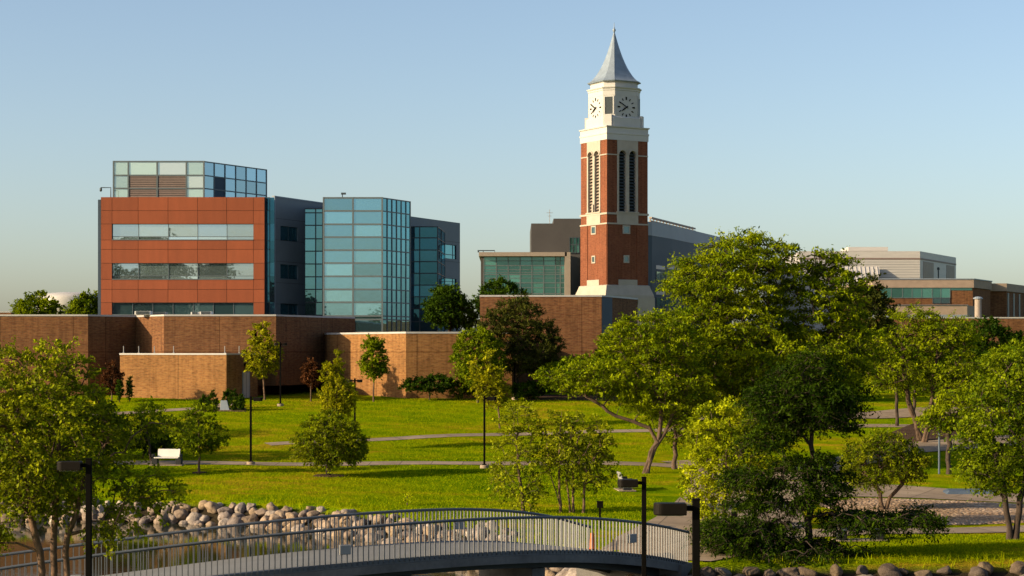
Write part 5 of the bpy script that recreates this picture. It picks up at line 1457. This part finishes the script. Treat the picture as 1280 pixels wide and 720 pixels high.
tree('pine_tree', 'broad dark pine with rusty lit tips in front of the reddish brick wall', 645, 161.5, [(596, 665, 385, 440), (630, 704, 395, 470), (610, 680, 370, 430), (610, 690, 430, 470)], 'lf_pine', n=230, L=.75, k=9, m=13, ls=.24, droop=0, flat=.5, up=.25, aspect=.3, tr=.16, bark='bark_d', shell=.5)
tree('young_tree', 'thin yellow green sapling in front of the round tree, on the lawn', 614, 140, [(590, 632, 455, 505), (586, 606, 450, 478), (600, 640, 470, 515), (602, 618, 436, 470)], 'lf_gold', n=62, L=.6, ls=.18, tr=.055, bark='bark_l', shell=.2, trunk=[(625, 522), (622, 490), (610, 445)], **SM)
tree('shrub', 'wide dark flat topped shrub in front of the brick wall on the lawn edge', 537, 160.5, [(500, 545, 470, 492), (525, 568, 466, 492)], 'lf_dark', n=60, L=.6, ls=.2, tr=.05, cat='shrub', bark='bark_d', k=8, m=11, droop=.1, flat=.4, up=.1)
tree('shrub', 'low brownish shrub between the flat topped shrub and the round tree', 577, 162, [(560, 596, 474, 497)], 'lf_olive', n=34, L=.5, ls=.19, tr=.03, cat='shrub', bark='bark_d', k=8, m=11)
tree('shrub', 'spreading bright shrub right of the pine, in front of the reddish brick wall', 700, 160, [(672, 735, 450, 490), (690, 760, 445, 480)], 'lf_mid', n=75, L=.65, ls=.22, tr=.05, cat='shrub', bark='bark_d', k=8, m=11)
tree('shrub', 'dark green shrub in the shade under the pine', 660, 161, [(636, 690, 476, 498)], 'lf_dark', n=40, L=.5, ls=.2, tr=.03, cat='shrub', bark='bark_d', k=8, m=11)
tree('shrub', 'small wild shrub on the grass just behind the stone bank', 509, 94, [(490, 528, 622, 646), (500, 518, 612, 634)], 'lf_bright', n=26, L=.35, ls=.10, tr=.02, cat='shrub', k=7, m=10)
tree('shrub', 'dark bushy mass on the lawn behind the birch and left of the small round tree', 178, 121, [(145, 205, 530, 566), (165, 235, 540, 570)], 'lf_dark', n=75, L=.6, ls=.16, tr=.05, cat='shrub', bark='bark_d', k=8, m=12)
tree('honey_locust', 'loose green tree behind the birch, right of its crown', 190, 119, [(160, 215, 502, 545), (140, 190, 520, 560)], 'lf_mid', n=40, L=.7, ls=.17, tr=.08, k=7, m=10, bark='bark_d')
CON = dict(leaf='lf_dark', L=.26, k=8, m=12, ls=.13, droop=0, flat=.9, up=.5, tr=.03, cat='shrub', bark='bark_d', aspect=.35)
for px, Y_, cr, lb in ((149.5, 158, (145, 154, 478, 500), 'narrow dark evergreen shrub left of the other at the annex wall'), (162, 158.5, (157, 167, 474, 499), 'narrow dark evergreen shrub before the annex front, nearest the purple tree'),
                       (266, 151.5, (259, 273, 490, 513), 'small pointed evergreen left of the slanted sign slab'), (256, 152, (248, 262, 496, 512), 'low rounded evergreen at the left end of the sign planting'),
                       (292, 151.2, (286, 299, 489, 513), 'pointed evergreen right beside the slanted sign slab'), (302, 151, (296, 306, 497, 512), 'low clipped evergreen at the right end of the sign planting'), (283, 153, (278, 289, 490, 508), 'evergreen tip showing behind the sign slab')):
    tree('evergreen_shrub', lb, px, Y_, [cr, ((cr[0] * .7 + cr[1] * .3), (cr[0] * .3 + cr[1] * .7), cr[2] - 3, (cr[2] + cr[3]) / 2)], n=26, group='small evergreen shrubs', **CON)
patch('mulch', [(PX(246, 150.5), 150.2), (PX(308, 150.5), 150.2), (PX(308, 153.5), 153.5), (PX(246, 153.5), 153.5)], M['mulch'], .05)

# ------ trees behind the brick buildings and along the back
FARD = dict(leaf='lf_dark', k=8, m=12, droop=.08, flat=.6, up=.15, twig=False, bark='bark_d')
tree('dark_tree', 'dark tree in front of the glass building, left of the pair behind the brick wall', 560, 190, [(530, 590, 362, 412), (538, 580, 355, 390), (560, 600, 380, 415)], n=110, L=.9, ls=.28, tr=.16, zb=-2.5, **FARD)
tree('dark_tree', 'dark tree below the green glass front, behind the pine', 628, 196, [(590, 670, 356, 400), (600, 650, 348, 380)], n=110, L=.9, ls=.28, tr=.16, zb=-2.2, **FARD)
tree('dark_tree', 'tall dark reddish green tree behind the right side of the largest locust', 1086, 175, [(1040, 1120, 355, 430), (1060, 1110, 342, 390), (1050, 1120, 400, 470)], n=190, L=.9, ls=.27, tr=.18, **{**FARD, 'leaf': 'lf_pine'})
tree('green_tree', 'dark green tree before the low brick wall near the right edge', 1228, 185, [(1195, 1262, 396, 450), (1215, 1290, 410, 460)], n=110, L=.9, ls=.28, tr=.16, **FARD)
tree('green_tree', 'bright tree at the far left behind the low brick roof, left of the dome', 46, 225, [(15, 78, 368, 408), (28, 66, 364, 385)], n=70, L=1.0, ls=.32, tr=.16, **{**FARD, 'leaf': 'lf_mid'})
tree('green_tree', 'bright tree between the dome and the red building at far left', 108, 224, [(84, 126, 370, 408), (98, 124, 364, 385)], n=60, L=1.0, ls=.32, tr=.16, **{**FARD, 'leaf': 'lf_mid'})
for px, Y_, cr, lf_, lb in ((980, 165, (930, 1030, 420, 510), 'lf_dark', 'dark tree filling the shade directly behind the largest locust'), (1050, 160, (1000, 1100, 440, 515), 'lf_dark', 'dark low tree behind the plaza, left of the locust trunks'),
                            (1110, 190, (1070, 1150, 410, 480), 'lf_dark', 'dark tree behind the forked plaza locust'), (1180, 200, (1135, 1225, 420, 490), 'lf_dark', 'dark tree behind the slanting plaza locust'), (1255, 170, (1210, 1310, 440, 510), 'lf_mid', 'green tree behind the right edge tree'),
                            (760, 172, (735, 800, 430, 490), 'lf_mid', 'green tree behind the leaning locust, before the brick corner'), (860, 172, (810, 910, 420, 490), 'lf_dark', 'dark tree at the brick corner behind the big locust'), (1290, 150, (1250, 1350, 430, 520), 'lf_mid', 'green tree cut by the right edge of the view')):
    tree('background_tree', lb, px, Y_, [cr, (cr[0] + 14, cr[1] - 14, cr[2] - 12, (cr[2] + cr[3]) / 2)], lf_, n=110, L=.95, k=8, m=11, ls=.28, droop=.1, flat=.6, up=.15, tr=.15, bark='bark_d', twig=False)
# trees beside and behind the viewpoint: they shade the lawn's left part and stand in the windows' reflections
for X, Y_, h, w_, lb in ((-42, 104, 10, 7, 'tall tree left of the view by the pond'), (-41, 114, 11, 8, 'tall tree left of the view by the lower path'), (-44, 128, 10, 8, 'tall tree left of the view by the upper path')):
    pc = 640 + X / Y_ * F; hw = w_ / 2 / Y_ * F; zt_ = Zg(X, Y_)
    tree('added_shade_tree', lb, pc, Y_, [(pc - hw, pc + hw, HZ - (zt_ + h) / Y_ * F, HZ - (zt_ + 2.5) / Y_ * F)], 'lf_mid', n=110, L=1.0, k=8, m=10, ls=.30, tr=.16, twig=False, group='trees left of the view')
def back_tree(X, Y_, h, w_):
    # stands in for the wood behind the viewpoint that the windows mirror
    z = Zg(X, Y_); rg = np.random.default_rng(int(abs(X) * 3 + abs(Y_)))
    root = thing('added_shade_tree', 'tall broad stand-in tree behind the viewpoint', 'tree', (X, Y_, z), 'stand-in trees behind the viewpoint')
    m = MB(); m.tube([(X, Y_, z - .2), (X + .2, Y_, z + h * .3), (X, Y_, z + h * .7)], [.5, .38, .15], 8); m.build('trunk', M['bark_d'], root)
    n = 8000; v = rg.normal(size=(n, 3)); v /= np.linalg.norm(v, axis=1)[:, None]; p = v * (rg.random((n, 1)) ** .25) * np.array([w_ / 2, w_ / 2, h * .36]) * (1 + .18 * np.sin(v[:, :1] * 7 + X) * np.cos(v[:, 2:] * 6)); p[:, 2] += h * .62
    a = rg.normal(size=(n, 3)); a /= np.linalg.norm(a, axis=1)[:, None]; b = np.cross(a, rg.normal(size=(n, 3))); b /= np.linalg.norm(b, axis=1)[:, None]; s_ = .55
    V = np.stack([p - a * s_, p + b * s_ * .6, p + a * s_, p - b * s_ * .6], 1).reshape(-1, 3)
    link('crown', np_mesh('crown', V, np.arange(n * 4).reshape(-1, 4), [M['lf_dark']], tint=rg.random(n)), root)
for X, Y_, h, w_ in ((-150, -80, 35, 30), (-124, -98, 38, 32), (-98, -100, 37, 30), (-76, -104, 29, 22), (-60, -112, 22, 22), (-30, -120, 20, 24), (10, -110, 26, 26), (48, -90, 24, 24), (95, -60, 24, 26), (140, -20, 25, 28), (175, 40, 26, 30)):
    back_tree(X, Y_, h, w_)

# ------ grass blades where the lawn is seen closest
def blades(name, n, box, size, seed):
    rg = np.random.default_rng(seed); P = []
    x = rg.uniform(box[0], box[1], n); y = rg.uniform(box[2], box[3], n)
    d = shore_d(x, y); ok = d > 1.7
    x, y = x[ok], y[ok]
    for (pts, wd) in GRASS_FREE:
        keep = np.ones(len(x), bool)
        for a, b in zip(pts, pts[1:]):
            ax, ay = a; bx, by = b; t = np.clip(((x - ax) * (bx - ax) + (y - ay) * (by - ay)) / ((bx - ax) ** 2 + (by - ay) ** 2), 0, 1)
            keep &= np.hypot(x - ax - t * (bx - ax), y - ay - t * (by - ay)) > wd
        x, y = x[keep], y[keep]
    z = zg(x, y); n = len(x); h = size * rg.uniform(.5, 1.3, n); w_ = size * .22 * rg.uniform(.7, 1.3, n); an = rg.uniform(0, 6.28, n); lx = rg.normal(0, .35, n) * h; ly = rg.normal(0, .35, n) * h
    dx, dy = np.cos(an) * w_, np.sin(an) * w_
    V = np.stack([np.stack([x - dx, y - dy, z - .01], 1), np.stack([x + dx, y + dy, z - .01], 1), np.stack([x + lx + dx * .2, y + ly + dy * .2, z + h], 1), np.stack([x + lx - dx * .2, y + ly - dy * .2, z + h], 1)], 1).reshape(-1, 3)
    tag(link(name, np_mesh(name, V, np.arange(n * 4).reshape(-1, 4), [M['lf_grass']], tint=np.clip(rg.normal(.45, .25, n), 0, 1))), kind='stuff')
GRASS_FREE = [([(-60, 118.5), (-23, 118.0), (0, 117.4), (9, 117.0), (12.4, 114.5)], 1.25), ([(-16.5, 129.5), (-12, 131.5), (-2, 136.2), (14, 139), (26, 141), (60, 142)], 1.0), ([(-45, 146), (-30, 149.0), (-24.5, 152), (-23, 157.5)], 1.0),
              ([(5.0, 70.5), (7.6, 77), (10.4, 90), (12.2, 103), (12.6, 117), (11, 120)], 3.7), ([(10.4, 101), (16.5, 102), (22, 99.8), (27, 96.6), (44, 92)], 4.4), ([(7.4, 78.5), (14, 80.8), (21, 82.2), (38, 83.5)], 1.5), ([(15, 107), (19, 116), (24, 124), (29.5, 129.5), (38, 134)], 2.6), ([(14, 145.5), (22, 146), (28, 147.5), (34, 151)], 2.3), ([(13, 90), (20, 89), (28, 89), (40, 88)], 6), ([(16, 97), (20, 95)], 5)]
blades('grass', 200000, (-32, 16, 84, 163), .075, 3)
blades('grass', 45000, (7, 24, 68, 82), .06, 4)

def bank_grass():
    rg = np.random.default_rng(9); n = 60000
    x = rg.uniform(-28, 20, n); y = rg.uniform(66, 104, n); d = shore_d(x, y); nz = np.sin(x * 2.1) * np.sin(y * 1.7 + x) + rg.normal(0, .4, n)
    ok = (d > 1.15) & (d < 2.7) & (nz > .1) & (y > 60); ok &= ~((x > 2.8) & (x < 7.8) & (y < 76))
    x, y = x[ok], y[ok]; z = zg(x, y); n = len(x); h = .26 * rg.uniform(.4, 1.3, n); w_ = .018 * rg.uniform(.7, 1.4, n); an = rg.uniform(0, 6.28, n)
    lx = rg.normal(0, .4, n) * h; ly = rg.normal(0, .4, n) * h; dx, dy = np.cos(an) * w_, np.sin(an) * w_
    V = np.stack([np.stack([x - dx, y - dy, z - .02], 1), np.stack([x + dx, y + dy, z - .02], 1), np.stack([x + lx + dx * .2, y + ly + dy * .2, z + h], 1), np.stack([x + lx - dx * .2, y + ly - dy * .2, z + h], 1)], 1).reshape(-1, 3)
    tag(link('bank_grass', np_mesh('bank_grass', V, np.arange(n * 4).reshape(-1, 4), [M['lf_grass']], tint=np.clip(rg.normal(.6, .25, n), 0, 1))), kind='stuff')
bank_grass()
